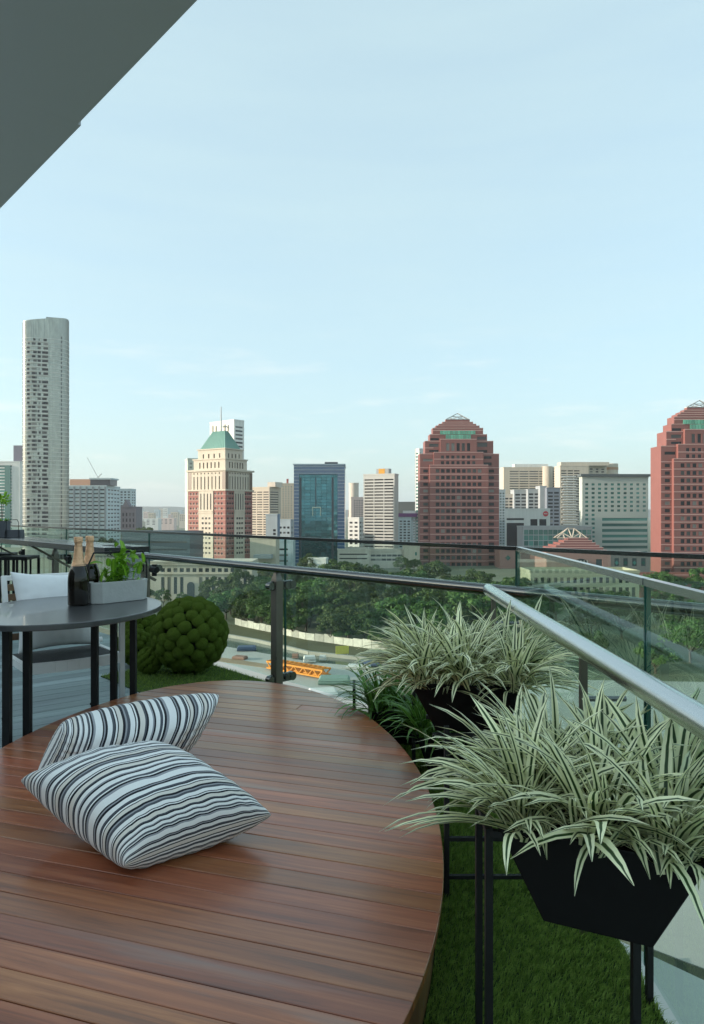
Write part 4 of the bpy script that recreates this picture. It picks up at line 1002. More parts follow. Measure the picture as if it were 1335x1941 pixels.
# ------------------------------------------------------------------ the terrace
DN = Vector((0.727, 0.686, 0))              # across the front railing, outwards
DT = Vector((-0.686, 0.727, 0))             # along the front railing, to the left
def nt(n, t, z=0.0):
    v = DN * n + DT * t
    return Vector((v.x, v.y, z))
def t_at(pxx, n):                           # position along the front railing where a pixel column meets it
    k = (pxx - CX) / FPX
    Y = n / (DN.x * k + DN.y)
    return DT.x * k * Y + DT.y * Y
N_SLAB, N_RAIL, N_GLASS = 3.02, 2.95, 3.06
Z_RAIL, Z_GLASS = 0.849, 1.052
side_rail_x = lambda Y: 0.651 + 0.0149 * Y
side_glass_x = lambda Y: 0.735 + 0.034 * Y

def clip(poly, a, b, c):
    """keep the side a*x + b*y <= c"""
    out = []
    for i in range(len(poly)):
        p, q = poly[i], poly[(i + 1) % len(poly)]
        dp, dq = a * p[0] + b * p[1] - c, a * q[0] + b * q[1] - c
        if dp <= 0: out.append(p)
        if dp * dq < 0:
            f = dp / (dp - dq); out.append((p[0] + (q[0] - p[0]) * f, p[1] + (q[1] - p[1]) * f))
    return out

m_conc = mat('concrete_painted', (0.42, 0.43, 0.42), rough=0.85, vary=0.08, scale=1.2, bump=0.05, bscale=60)
# slab: corner of front edge and side edge
cornerY = (N_SLAB - DN.x * 0.745) / (DN.x * 0.034 + DN.y)
slab = [(side_glass_x(-3) - 0.03, -3), (side_glass_x(cornerY) - 0.03, cornerY)]
p = nt(N_SLAB, 16); slab.append((p.x, p.y)); p = nt(-2.6, 16); slab.append((p.x, p.y)); p = nt(-2.6, -1.5); slab.append((p.x, p.y))
MB().prism(slab, -0.35, -0.03).build('terrace_slab', m_conc)['kind'] = 'structure'

# the apartment block the terrace belongs to: overhang strip above, unseen wall behind, body below
apt = empty('apartment_block', (*nt(-2.6, 4).xy, 0), 0, 'grey concrete overhang of the apartment block in the upper left corner', 'building')
ax, ay = nt(-2.6, 4).xy
def loc_poly(n0, n1, t0, t1): return [((q := nt(n, t)).x - ax, q.y - ay) for n, t in ((n0, t0), (n0, t1), (n1, t1), (n1, t0))][::-1]
m_soffit = mat('soffit_paint', (0.60, 0.62, 0.68), rough=0.7, vary=0.04, scale=0.8)
tj = t_at(147, 2.62)
ZO = 5.0  # overhang shaped as a high narrow strip so more sky lights the deck
oh = MB().prism(loc_poly(1.25, 2.625, 2.6, tj), ZO, ZO + 0.35).build('overhang', m_soffit, apt)
MB().prism(loc_poly(1.248, 2.655, tj + 0.001, 24), ZO, ZO + 0.35).build('overhang', m_soffit, apt)
m_wallp = mat('wall_render', (0.62, 0.62, 0.58), rough=0.85, vary=0.06, scale=0.7)
MB().prism(loc_poly(-9, -2.605, 1.8, 24), G + 0.02, 2.62).build('wall', m_wallp, apt)  # out of view; kept low and short to admit sky light, still blocks sun
MB().prism(loc_poly(-2.59, 2.5, -1, 16), G + 0.02, -0.36).build('lower_storeys', m_wallp, apt)
m_gl_dark = mat('door_glass', (0.03, 0.04, 0.045), rough=0.05, spec=0.9)
for i in range(5):
    MB().prism(loc_poly(-2.6, -2.55, 2.0 + i * 2.3, 4.1 + i * 2.3), 0.05, 2.3).build('glass_door', m_gl_dark, apt)

# grey timber floor: boards laid towards the side
m_greyboard = wood_mat('grey_decking', (0.13, 0.17, 0.18), (0.21, 0.27, 0.28), (0.30, 0.36, 0.37), -math.atan2(0.6, 0.8), rough=0.5, scale=0.8)
floor = empty('timber_floor', (-2, 4, 0))
floor['kind'] = 'structure'
gu, gv = Vector((0.80, 0.60)), Vector((-0.60, 0.80))
bw = 0.135
for i in range(-12, 66):
    v0, v1 = i * bw + 0.003, (i + 1) * bw - 0.003
    cut = -6 + (i * 2.37) % 3.1
    for (a, b) in ((-9, cut), (cut + 0.004, cut + 3.1), (cut + 3.104, 6)):
        P_ = [tuple(gu * a + gv * v0), tuple(gu * b + gv * v0), tuple(gu * b + gv * v1), tuple(gu * a + gv * v1)]
        P_ = clip(P_, DN.x, DN.y, N_SLAB - 0.03); P_ = clip(P_, -DN.x, -DN.y, 2.58); P_ = clip(P_, 1, -0.034, 0.69); P_ = clip(P_, -1, 0, 6.5); P_ = clip(P_, 0, -1, 1.0); P_ = clip(P_, 0, 1, 9.5)
        if len(P_) < 3: continue
        xs = [q[0] for q in P_]; ys = [q[1] for q in P_]
        if max(xs) - min(xs) < 0.01: continue
        # boards hidden under the turf and the round deck are left out
        cxp, cyp = sum(xs) / len(xs), sum(ys) / len(ys)
        if min(xs) > -0.6: continue
        MB().prism([(q[0] + 2, q[1] - 4) for q in P_], -0.028, 0).build('board', m_greyboard, floor)

# ------------------------------------------------------------------ oval timber deck
HD = 0.20
hs_ = CAMZ - HD
EC = Vector((-0.6121 * hs_, 2.4413 * hs_)); EA, EB = 1.6363 * hs_, 0.8873 * hs_
e1 = Vector((0.07097, -0.99748)); e2 = Vector((-0.99748, -0.07097))
def in_deck(x, y, grow=0.0):
    d = Vector((x, y)) - EC
    return (d.dot(e1) / (EA + grow)) ** 2 + (d.dot(e2) / (EB + grow)) ** 2 < 1
def deck_outline(grow=0.0, n=160):
    return [EC + e1 * ((EA + grow) * math.cos(2 * math.pi * k / n)) + e2 * ((EB + grow) * math.sin(2 * math.pi * k / n)) for k in range(n)]
deck = empty('oval_deck', (EC.x, EC.y, 0), 0, 'low oval reddish-brown timber deck filling the foreground', 'deck')
bd = Vector((-4217.0, 1300.0)).normalized() * -1; bvn = Vector((-bd.y, bd.x))       # board direction and across
m_deck = wood_mat('deck_hardwood', (0.15, 0.038, 0.014), (0.32, 0.090, 0.034), (0.48, 0.17, 0.072), -math.atan2(bd.y, bd.x), rough=0.38, spec=0.5, coat=0.5, grey=(0.27, 0.22, 0.20))
outl = [(p_.x, p_.y) for p_ in deck_outline()]
pw = 0.0850
vs_ = [Vector(p_).dot(bvn) for p_ in outl]
i0, i1 = int(min(vs_) / pw) - 1, int(max(vs_) / pw) + 2
for i in range(i0, i1):
    P_ = clip(clip(outl, bvn.x, bvn.y, (i + 1) * pw - 0.0013), -bvn.x, -bvn.y, -i * pw - 0.0013)
    if len(P_) < 3: continue
    pieces = [P_]
    if i % 7 == 5 and i > i0 + 14:                                            # a butt joint in some boards
        us = [q[0] * bd.x + q[1] * bd.y for q in P_]; cut = min(us) + (max(us) - min(us)) * (0.32 + 0.5 * ((i * 0.37) % 1))
        pieces = [clip(P_, bd.x, bd.y, cut - 0.0008), clip(P_, -bd.x, -bd.y, -cut - 0.0008)]
    for Q in pieces:
        if len(Q) < 3: continue
        dz = random.uniform(-0.0006, 0.0006)
        o = MB().prism([(q[0] - EC.x, q[1] - EC.y) for q in Q], HD - 0.024, HD + dz).build('plank', m_deck, deck)
        bevel(o, 0.0016, 1)
m_deck_under = mat('deck_frame_warm', (0.10, 0.04, 0.018), rough=0.9)  # warm tone puts an orange glow into the gaps between planks
MB().prism([(q.x - EC.x, q.y - EC.y) for q in deck_outline(-0.05)], 0.003, HD - 0.032).build('sub_frame', m_deck_under, deck)
m_skirt = wood_mat('deck_skirt_wood', (0.06, 0.022, 0.009), (0.12, 0.048, 0.02), (0.19, 0.085, 0.038), 0.0, rough=0.45)
o1, o2 = deck_outline(-0.026, 160), deck_outline(-0.046, 160)
for k in range(0, 160, 4):
    idx = [(k + j) % 160 for j in range(5)]
    poly = [(o1[j].x - EC.x, o1[j].y - EC.y) for j in idx] + [(o2[j].x - EC.x, o2[j].y - EC.y) for j in reversed(idx)]
    MB().prism(poly, 0.004, HD - 0.0265).build('skirt_board', m_skirt, deck)

# ------------------------------------------------------------------ artificial turf
m_turfb = mat('turf_backing', (0.03, 0.06, 0.012), rough=1.0, vary=0.4, scale=30)
tc_ = (-1.91 * DT.x + 5.21 * DT.y); nc_ = (-1.91 * DN.x + 5.21 * DN.y)
c1 = nt(nc_, tc_); c2 = nt(N_SLAB - 0.01, tc_ + 0.1)
cy2 = (N_SLAB - 0.01 - DN.x * 0.745) / (DN.x * 0.034 + DN.y)
turf_poly = [(c1.x, c1.y), (-0.75, 3.98), (-0.75, 0.9), (side_glass_x(0.9) - 0.03, 0.9), (side_glass_x(cy2) - 0.02, cy2), (c2.x, c2.y)]
turf_o = MB().prism(turf_poly, 0.0005, 0.006).build('turf_mat', m_turfb); turf_o['kind'] = 'structure'
def inside(poly, P):
    x, y = P[:, 0], P[:, 1]; r = np.zeros(len(P), bool); n = len(poly); j = n - 1
    for i in range(n):
        xi, yi = poly[i]; xj, yj = poly[j]
        c = ((yi > y) != (yj > y)) & (x < (xj - xi) * (y - yi) / (yj - yi + 1e-12) + xi)
        r ^= c; j = i
    return r
def blades(name, P, lo, hi, wd, m, lean=0.55):
    n = len(P)
    L_ = rng.uniform(lo, hi, n); a = rng.uniform(0, 2 * np.pi, n); le = rng.uniform(0.15, lean, n)
    # the pile lies mostly one way
    dx = np.cos(a) * le + 0.25; dy = np.sin(a) * le - 0.30
    w_ = wd * rng.uniform(0.7, 1.3, n); b = rng.uniform(0, 2 * np.pi, n)
    wx, wy = np.cos(b) * w_, np.sin(b) * w_
    base = np.stack([P[:, 0], P[:, 1], np.full(n, 0.004)], 1)
    mid = base + np.stack([dx * L_ * 0.35, dy * L_ * 0.35, L_ * 0.6], 1); tip = base + np.stack([dx * L_, dy * L_, L_ * 0.92], 1)
    W_ = np.stack([wx, wy, np.zeros(n)], 1)
    v = np.stack([base - W_, base + W_, mid + W_ * 0.8, mid - W_ * 0.8, tip], 1).reshape(-1, 3)
    li = np.stack([np.arange(n) * 5 + k for k in (0, 1, 2, 3, 3, 2, 4)], 1).ravel().astype(np.int32)
    me = bpy.data.meshes.new(name)
    me.vertices.add(len(v)); me.vertices.foreach_set('co', v.ravel())
    me.loops.add(len(li)); me.loops.foreach_set('vertex_index', li)
    st = np.stack([np.arange(n) * 7, np.arange(n) * 7 + 4], 1).ravel().astype(np.int32); tt = np.tile(np.array([4, 3], np.int32), n)
    me.polygons.add(2 * n); me.polygons.foreach_set('loop_start', st); me.polygons.foreach_set('loop_total', tt)
    me.update(calc_edges=True)
    me.materials.append(m)
    return link(name, me)
m_turf = foliage_mat('turf_blades', (0.10, 0.19, 0.03), (0.32, 0.47, 0.11), rand=0.0, trans=0.35, scale=45)
Pn = np.concatenate([np.stack([rng.uniform(-0.2, 0.85, 150000), rng.uniform(1.3, 3.9, 150000)], 1), np.stack([rng.uniform(-2.2, 0.4, 90000), rng.uniform(3.6, 6.0, 90000)], 1)])
Pn = Pn[inside(turf_poly, Pn)]
dxy = Pn - np.array([EC.x, EC.y]); ee = (dxy @ np.array(e1) / (EA - 0.024)) ** 2 + (dxy @ np.array(e2) / (EB - 0.024)) ** 2
Pn = Pn[ee > 1]
tb_ = blades('turf_grass', Pn, 0.014, 0.032, 0.0011, m_turf)
tag(tb_, 'short green artificial turf around the oval deck', 'turf', kind='stuff')

# ------------------------------------------------------------------ railings
m_rail = mat('steel_sky_bright', (0.60, 0.62, 0.62), rough=0.24, metal=1.0, vary=0.05, scale=3)  # same handrail steel made lighter: sky reflection put into the colour
m_raild = mat('steel_dark', (0.17, 0.175, 0.175), rough=0.22, metal=1.0, vary=0.06, scale=3)  # clamps' own tone; on the front handrail a darker reflection put into colour
m_post = mat('post_bronze', (0.17, 0.15, 0.13), rough=0.36, metal=0.7, vary=0.25, scale=6, rvar=0.1)
m_black = mat('metal_black', (0.010, 0.010, 0.011), rough=0.5, spec=0.3, vary=0.2, scale=20)
m_glass = glass_mat('railing_glass', (0.90, 0.965, 0.94))
m_gedge = mat('glass_edge_green', (0.02, 0.09, 0.075), rough=0.1, spec=0.8)
tR, tL = -3.6, 13.5
rail = empty('front_railing', (*nt(N_RAIL, 2).xy, 0), 0, 'long front railing of dark steel handrail, posts and glass across the terrace', 'railing')
rx, ry = nt(N_RAIL, 2).xy
def lr(n, t, z=0.0):
    v = nt(n, t, z); return Vector((v.x - rx, v.y - ry, v.z))
MB().tube(lr(N_RAIL, tR, Z_RAIL), lr(N_RAIL, tL, Z_RAIL), 0.030, 20).build('handrail', m_raild, rail, smooth=True)
joints = [tR] + [t_at(x, N_GLASS) for x in (980, 541, 283, 126)] + [tL - 3, tL]
joints.sort()
for a, b in zip(joints[:-1], joints[1:]):
    def gp(n, t): q = lr(n, t); return (q.x, q.y)
    poly = [gp(N_GLASS - 0.005, a + 0.006), gp(N_GLASS + 0.005, a + 0.006), gp(N_GLASS + 0.005, b - 0.006), gp(N_GLASS - 0.005, b - 0.006)][::-1]
    gl = MB().prism(poly, 0.03, Z_GLASS).build('glass_panel', m_glass, rail)
    for tt in (a + 0.004, b - 0.004):
        MB().bar(lr(N_GLASS, tt, 0.03), lr(N_GLASS, tt, Z_GLASS - 0.002), 0.0112, 0.004, up=tuple(DT)).build('polished_edge', m_gedge, gl)
    MB().bar(lr(N_GLASS, a + 0.002, Z_GLASS + 0.009), lr(N_GLASS, b - 0.002, Z_GLASS + 0.009), 0.022, 0.020).build('top_cap', m_raild, rail)
def post(parent, base, along, across, zr, nm='post'):
    """flat post with pointed top and two glass clamps"""
    o = empty(nm, base); o.parent = parent
    A, C_ = Vector(along).normalized(), Vector(across).normalized()
    w_, d_ = 0.033, 0.030
    P = lambda a, c: ((A * a + C_ * c).x, (A * a + C_ * c).y)
    q4 = [P(-w_, -d_), P(w_, -d_), P(w_, d_), P(-w_, d_)]
    tp = [P(-w_ * 0.45, -d_ * 0.6), P(w_ * 0.45, -d_ * 0.6), P(w_ * 0.45, d_ * 0.6), P(-w_ * 0.45, d_ * 0.6)]
    if (Vector((*q4[1], 0)) - Vector((*q4[0], 0))).cross(Vector((*q4[2], 0)) - Vector((*q4[1], 0))).z < 0: q4, tp = q4[::-1], tp[::-1]
    b = MB().prism(q4, 0.0, zr - 0.085).prism(q4, zr - 0.0849, zr - 0.028, top=tp).build('shaft', m_post, o); bevel(b, 0.003)
    for z in (zr - 0.12, 0.07):
        arm = MB().bar(C_ * -0.06 + Vector((0, 0, z)), C_ * 0.125 + Vector((0, 0, z)), 0.020, 0.064, up=(0, 0, 1)); 
        cl = arm.build('clamp_arm', m_raild, o); bevel(cl, 0.004)
        for s_, dd in ((-0.058, 0.027), (0.088, 0.027), (0.130, 0.031)):
            MB().tube(C_ * s_ + A * -0.022 + Vector((0, 0, z)), C_ * s_ + A * 0.022 + Vector((0, 0, z)), dd, 16).build('clamp_disc', m_raild, cl, smooth=True)
    return o
for x in (525, 276, 105):
    q = lr(N_RAIL, t_at(x, N_RAIL)); post(rail, (q.x, q.y, 0), DT, DN, Z_RAIL)

srail = empty('side_railing', (side_rail_x(2), 2, 0), 0, 'bright steel side railing with glass running from the corner towards the camera at right', 'railing')
sl = lambda x, Y, z: Vector((x - side_rail_x(2), Y - 2, z))
cY = (N_RAIL - DN.x * 0.651) / (DN.x * 0.0149 + DN.y)
MB().tube(sl(side_rail_x(cY), cY, Z_RAIL), sl(side_rail_x(-1.2), -1.2, Z_RAIL), 0.030, 24).build('handrail', m_rail, srail, smooth=True)
gY = (N_GLASS - 0.02 - DN.x * 0.735) / (DN.x * 0.034 + DN.y)
for a, b in ((gY, 1.858), (1.848, -0.6)):
    f = lambda dx, Y: (side_glass_x(Y) + dx - side_rail_x(2), Y - 2)
    gl = MB().prism([f(-0.005, b), f(0.005, b), f(0.005, a), f(-0.005, a)], 0.02, Z_GLASS).build('glass_panel', m_glass, srail)
    for YY in ((a - 0.003) if a > 2 else (a - 0.002), b + 0.003):
        MB().bar(sl(side_glass_x(YY), YY, 0.02), sl(side_glass_x(YY), YY, Z_GLASS - 0.002), 0.0112, 0.006).build('polished_edge', m_gedge, gl)
    MB().bar(sl(side_glass_x(a), a, Z_GLASS + 0.009), sl(side_glass_x(b), b, Z_GLASS + 0.009), 0.024, 0.020).build('top_cap', m_rail, srail)
for YY in (3.4, 2.02, 0.5):
    q = sl(side_rail_x(YY), YY, 0)
    bevel(MB().box(q.x - 0.012, q.x + 0.012, q.y - 0.006, q.y + 0.006, 0.0, Z_RAIL - 0.028).build('post', m_post, srail), 0.002)
    MB().tube((q.x + 0.012, q.y, 0.70), (q.x + 0.125, q.y, 0.70), 0.008, 10).build('glass_pin', m_raild, srail, smooth=True)

# ------------------------------------------------------------------ bar counter on the front railing, with stool
m_counter = mat('counter_black', (0.02, 0.021, 0.023), rough=0.22, vary=0.2, scale=6, rvar=0.06)
ZC = 0.955
tE = t_at(280, 2.78)
ctr = empty('bar_counter', (*nt(2.55, tE).xy, 0), 0, 'long black bar counter fixed along the front railing at left', 'counter')
bx, by = nt(2.55, tE).xy
def lc(n, t, z=0.0):
    v = nt(n, t, z); return Vector((v.x - bx, v.y - by, v.z))
cp = [tuple(lc(n, t).xy) for n, t in ((2.40, tE), (2.80, tE), (2.80, tL), (2.40, tL))]
bevel(MB().prism(cp, ZC - 0.05, ZC).build('top', m_counter, ctr), 0.003)
cp = [tuple(lc(n, t).xy) for n, t in ((2.56, tE + 0.06), (2.66, tE + 0.06), (2.66, tE + 0.42), (2.56, tE + 0.42))]
MB().prism(cp, ZC + 0.001, ZC + 0.004).build('recess_patch', m_black, ctr)  # black sheet: the dark of a recess in the counter put into colour
for x in (105, 262, 20):
    t = t_at(x, 2.7)
    MB().bar(lc(2.46, t, ZC - 0.055), lc(2.86, t, ZC - 0.30), 0.03, 0.02).build('bracket', m_post, ctr)
    MB().tube(lc(2.80, t - 0.05, ZC - 0.2), lc(2.80, t - 0.14, ZC - 0.2), 0.026, 14).build('clamp_knob', m_black, ctr, smooth=True)
    MB().tube(lc(2.84, t - 0.02, ZC - 0.16), lc(2.84, t - 0.02, ZC - 0.26), 0.022, 12).build('clamp_body', m_black, ctr, smooth=True)
def stool(x, y, rz, label):
    o = empty('bar_stool', (x, y, 0), rz, label, 'stool', 'black bar stools at the counter')
    h = 0.70; w_ = 0.19
    bevel(MB().box(-w_ - 0.01, w_ + 0.01, -w_ - 0.01, w_ + 0.01, h, h + 0.035).build('seat', m_black, o), 0.004)
    for sx in (-1, 1):
        for sy in (-1, 1):
            MB().box(sx * w_ - 0.0125, sx * w_ + 0.0125, sy * w_ - 0.0125, sy * w_ + 0.0125, 0.0, h - 0.001).build('leg', m_black, o)
    for sy in (-1, 1):
        for k in (-0.5, 0.0, 0.5): MB().box(k * w_ - 0.009, k * w_ + 0.009, sy * w_ - 0.009, sy * w_ + 0.009, 0.1, h - 0.001).build('slat', m_black, o)
        MB().box(-w_ + 0.0126, w_ - 0.0126, sy * w_ - 0.010, sy * w_ + 0.010, 0.075, 0.099).build('stretcher', m_black, o)
    for sx in (-1, 1):
        MB().box(sx * w_ - 0.010, sx * w_ + 0.010, -w_ + 0.0126, w_ - 0.0126, 0.32, 0.345).build('stretcher', m_black, o)
# seat seen at about (38, 1053)
Ys = FPX * (CAMZ - 0.735) / (1054 - CY)
stool((30 - CX) / FPX * Ys, Ys, R(4), 'black slatted bar stool standing behind the white armchair')
stool((-62 - CX) / FPX * (Ys - 0.1), Ys + 0.6, R(20), 'black bar stool cut by the left edge of the view')

# ------------------------------------------------------------------ leaves
def leaf_mesh(name, L_, W_, droop, lift, m, fold=0.22, seg=7, twist=0.0, shape=0.9):
    """strap leaf rising from the origin towards +x and bending over"""
    vs, fs, uv = [], [], []
    ang = lift; x = z = 0.0; ds = L_ / seg
    for k in range(seg + 1):
        f = k / seg
        w_ = W_ * (0.62 + 0.38 * math.sin(min(1, f * 2.2) * math.pi / 2)) * (1 - f ** 3.2) ** shape + 0.0004
        tw = twist * f
        nx, nz = -math.sin(ang), math.cos(ang)
        for s_ in (-1, 0, 1):
            up = fold * w_ * abs(s_)
            vs.append((x + nx * up, s_ * w_ * math.cos(tw), z + nz * up + s_ * w_ * math.sin(tw))); uv.append((0.5 + 0.5 * s_, f))
        x += math.cos(ang) * ds; z += math.sin(ang) * ds
        ang -= droop / seg * (0.5 + f)
    for k in range(seg):
        a = k * 3
        fs += [(a, a + 3, a + 4, a + 1), (a + 1, a + 4, a + 5, a + 2)]
    me = bpy.data.meshes.new(name); me.from_pydata(vs, [], fs); me.materials.append(m)
    ul = me.uv_layers.new(name='UVMap')
    for lp in me.loops: ul.data[lp.index].uv = uv[lp.vertex_index]
    me.polygons.foreach_set('use_smooth', [True] * len(me.polygons)); me.update()
    return me
m_var = leaf_mat('variegated_leaf', (0.020, 0.060, 0.012), (0.90, 0.92, 0.60), split=0.30)
m_green = leaf_mat('dark_green_leaf', (0.055, 0.14, 0.022), (0.12, 0.25, 0.045), split=0.5, rand=0.45)
m_lime = leaf_mat('lime_leaf', (0.26, 0.48, 0.04), (0.17, 0.36, 0.03), split=0.3, rand=0.45, trans=0.4)
var_leaves = [leaf_mesh('leaf', 0.30, 0.0098, d, l, m_var, twist=tw, shape=0.75) for d, l, tw in ((0.7, 1.3, 0.3), (1.05, 1.2, -0.4), (1.3, 1.1, 0.5), (1.45, 1.0, -0.2), (1.5, 0.9, 0.4), (1.5, 0.8, -0.5), (1.2, 0.6, 0.2), (1.5, 0.7, -0.3), (1.75, 0.95, 0.2), (0.9, 0.95, 0.6), (1.9, 1.0, -0.3), (1.0, 0.45, 0.4))]
grn_leaves = [leaf_mesh('leaf', 0.33, 0.0078, d, l, m_green, twist=tw) for d, l, tw in ((0.8, 1.3, 0.2), (1.4, 1.1, -0.4), (1.9, 0.9, 0.3), (2.3, 0.8, -0.2), (1.2, 0.6, 0.4), (1.6, 1.2, 0.1))]
m_soil = mat('soil', (0.03, 0.022, 0.015), rough=1, vary=0.4, scale=40, bump=0.6, bscale=80)
m_pot = mat('pot_black', (0.005, 0.005, 0.0055), rough=0.55, spec=0.18)

def frustum_pot(parent, e, l_, w_top, d_top, w_bot, d_bot, h, name='pot'):
    """tapered box pot; e and l_ are its horizontal axes, origin at the base centre"""
    P = lambda a, b: ((e * a + l_ * b).x, (e * a + l_ * b).y)
    bot = [P(-w_bot / 2, -d_bot / 2), P(w_bot / 2, -d_bot / 2), P(w_bot / 2, d_bot / 2), P(-w_bot / 2, d_bot / 2)]
    top = [P(-w_top / 2, -d_top / 2), P(w_top / 2, -d_top / 2), P(w_top / 2, d_top / 2), P(-w_top / 2, d_top / 2)]
    t2 = [P(-w_top / 2 + 0.012, -d_top / 2 + 0.012), P(w_top / 2 - 0.012, -d_top / 2 + 0.012), P(w_top / 2 - 0.012, d_top / 2 - 0.012), P(-w_top / 2 + 0.012, d_top / 2 - 0.012)]
    mb = MB()
    vs = [(*p_, 0) for p_ in bot] + [(*p_, h) for p_ in top] + [(*p_, h) for p_ in t2] + [(p_[0] * 0.95, p_[1] * 0.95, h - 0.035) for p_ in t2]
    fs = [(3, 2, 1, 0)]
    for i in range(4):
        j = (i + 1) % 4
        fs += [(i, j, 4 + j, 4 + i), (4 + i, 4 + j, 8 + j, 8 + i), (8 + i, 8 + j, 12 + j, 12 + i)]
    mb.add(vs, fs)
    b = mb.build(name, m_pot, parent); bevel(b, 0.003)
    MB().add([(p_[0] * 0.95, p_[1] * 0.95, h - 0.03) for p_ in t2], [(0, 1, 2, 3)]).build('soil', m_soil, parent)
    return b

def strap_plant(parent, e, l_, w_top, d_top, z, n, leaves, rosettes, sc_lo, sc_hi, wide=1.0, tidy=0.0):
    """rosettes of arching leaves spread over the pot"""
    cs = []
    for k in range(rosettes):
        a = ((k % 3) / 2 - 0.5) * 0.82 if rosettes > 4 else random.uniform(-0.4, 0.4)
        b = ((k // 3) / max(1, (rosettes - 1) // 3) - 0.5) * 0.8 if rosettes > 4 else random.uniform(-0.4, 0.4)
        c = e * (a * w_top + random.uniform(-0.02, 0.02)) + l_ * (b * d_top + random.uniform(-0.02, 0.02)); cs.append(c)
    bulk = MB(); buv = []; total = n if n <= 290 else 290
    for i in range(n):
        c = cs[i % rosettes]
        az = random.uniform(0, 2 * math.pi)
        # leaves lean out from the middle of the pot
        if c.length > 0.06 and random.random() < 0.5: az = math.atan2(c.y, c.x) + random.gauss(0, 0.8)
        s_ = random.uniform(sc_lo, sc_hi)
        k = random.randrange(len(leaves))
        if tidy and math.sin(az) < -0.35 and c.dot(l_) < 0.02 and random.random() < tidy: k = random.choice((1, 2, 3, 4, 9)); s_ *= 0.78    # few leaves hang over the front
        loc = Vector((c.x + random.gauss(0, 0.016), c.y + random.gauss(0, 0.016), z - 0.02)); rot = (random.gauss(0, 0.16), random.gauss(0, 0.18), az)
        scl = (s_, s_ * wide * random.uniform(0.85, 1.25), s_)
        if i < total: link('leaf', leaves[k], parent, loc, rot, scl)
        else:                                                  # the crowded inner leaves, too many to pick apart
            from mathutils import Euler
            M_ = Matrix.LocRotScale(loc, Euler(rot), Vector([q * 0.86 for q in scl])); lm = leaves[k]
            off = len(bulk.v)
            bulk.add([M_ @ v.co for v in lm.vertices], [tuple(p_.vertices) for p_ in lm.polygons])
            buv += [tuple(d_.uv) for d_ in lm.uv_layers[0].data]
    if bulk.v:
        me = bulk.mesh('leaf_mass', leaves[0].materials[0], True, 180)
        ul = me.uv_layers.new(name='UVMap'); ul.data.foreach_set('uv', np.array(buv, np.float32).ravel())
        o = link('leaf_mass', me, parent); o['kind'] = 'stuff'

eA, lA = Vector((0.908, -0.42, 0)), Vector((0.42, 0.908, 0))
# near planter
pc = Vector((0.4815, 1.352, 0)) + lA * 0.150
plA = empty('variegated_plant', (pc.x, pc.y, 0.416), 0, 'large cream-striped variegated plant in the near black tapered pot', 'potted plant')
frustum_pot(plA, eA, lA, 0.395, 0.30, 0.205, 0.296, 0.178)
strap_plant(plA, eA, lA, 0.36, 0.28, 0.178, 760, var_leaves, 9, 0.74, 1.16, 1.15, tidy=0.7)
# second planter
qc = Vector((0.452, 2.66, 0))
eB, lB = Vector((0.985, -0.17, 0)), Vector((0.17, 0.985, 0))
plB = empty('variegated_plant', (qc.x, qc.y, 0.43), 0, 'cream-striped variegated plant in the farther black pot by the railing corner', 'potted plant')
frustum_pot(plB, eB, lB, 0.42, 0.36, 0.24, 0.22, 0.19)
strap_plant(plB, eB, lB, 0.38, 0.32, 0.19, 760, var_leaves, 9, 0.78, 1.2, 1.08)
# low dark plants
for (x, y, lb, seed_) in ((0.255, 3.72, 'dark green grassy plant in a low black pot behind the deck edge', 3), (0.47, 3.30, 'dark green plant half hidden under the farther variegated plant', 5)):
    pl = empty('grassy_plant', (x, y, 0.0065), 0, lb, 'potted plant')
    frustum_pot(pl, Vector((1, 0, 0)), Vector((0, 1, 0)), 0.34, 0.30, 0.2, 0.18, 0.20)
    strap_plant(pl, Vector((1, 0, 0)), Vector((0, 1, 0)), 0.26, 0.22, 0.20, 285, grn_leaves, 6, 0.62, 1.0, 1.15)
    for k in range(14):
        az = random.uniform(0, 6.28); s_ = random.uniform(0.5, 0.85)
        link('leaf', leaf_mesh('leaf', 0.26, 0.007, random.uniform(0.6, 1.6), random.uniform(0.7, 1.25), m_lime) if k < 5 else pl_lime, pl, (random.uniform(-0.08, 0.08), random.uniform(-0.13, -0.02), 0.19), (0, 0, az), (s_, s_, s_))
        if k == 4: pl_lime = leaf_mesh('leaf', 0.26, 0.007, 1.2, 1.0, m_lime)

def stand(name, label, legs, ztop, bars):
    cx_ = sum(l[0] for l in legs) / len(legs); cy_ = sum(l[1] for l in legs) / len(legs)
    o = empty(name, (cx_, cy_, 0), 0, label, 'plant stand')
    for (x, y, w_) in legs:
        MB().box(x - cx_ - w_ / 2, x - cx_ + w_ / 2, y - cy_ - w_ / 2, y - cy_ + w_ / 2, 0.006, ztop).build('leg', m_black, o)
    for (p_, q_, z, w_) in bars:
        MB().bar((p_[0] - cx_, p_[1] - cy_, z), (q_[0] - cx_, q_[1] - cy_, z), w_, w_).build('rail', m_black, o)
    return o
sA = stand('plant_stand', 'black square-tube stand under the near variegated plant', [(0.288, 1.445, 0.0155), (0.296, 1.60, 0.015)], 0.585,
      [((0.288, 1.445), (0.296, 1.60), 0.575, 0.014), ((0.288, 1.445), (0.34, 1.43), 0.575, 0.014), ((0.296, 1.60), (0.36, 1.59), 0.575, 0.014)])
for (x, y, zt_) in ((0.553, 1.337, 0.4155), (0.752, 1.735, 0.585)):
    MB().box(x - sA.location.x - 0.00775, x - sA.location.x + 0.00775, y - sA.location.y - 0.00775, y - sA.location.y + 0.00775, 0.006, zt_).build('leg', m_black, sA)
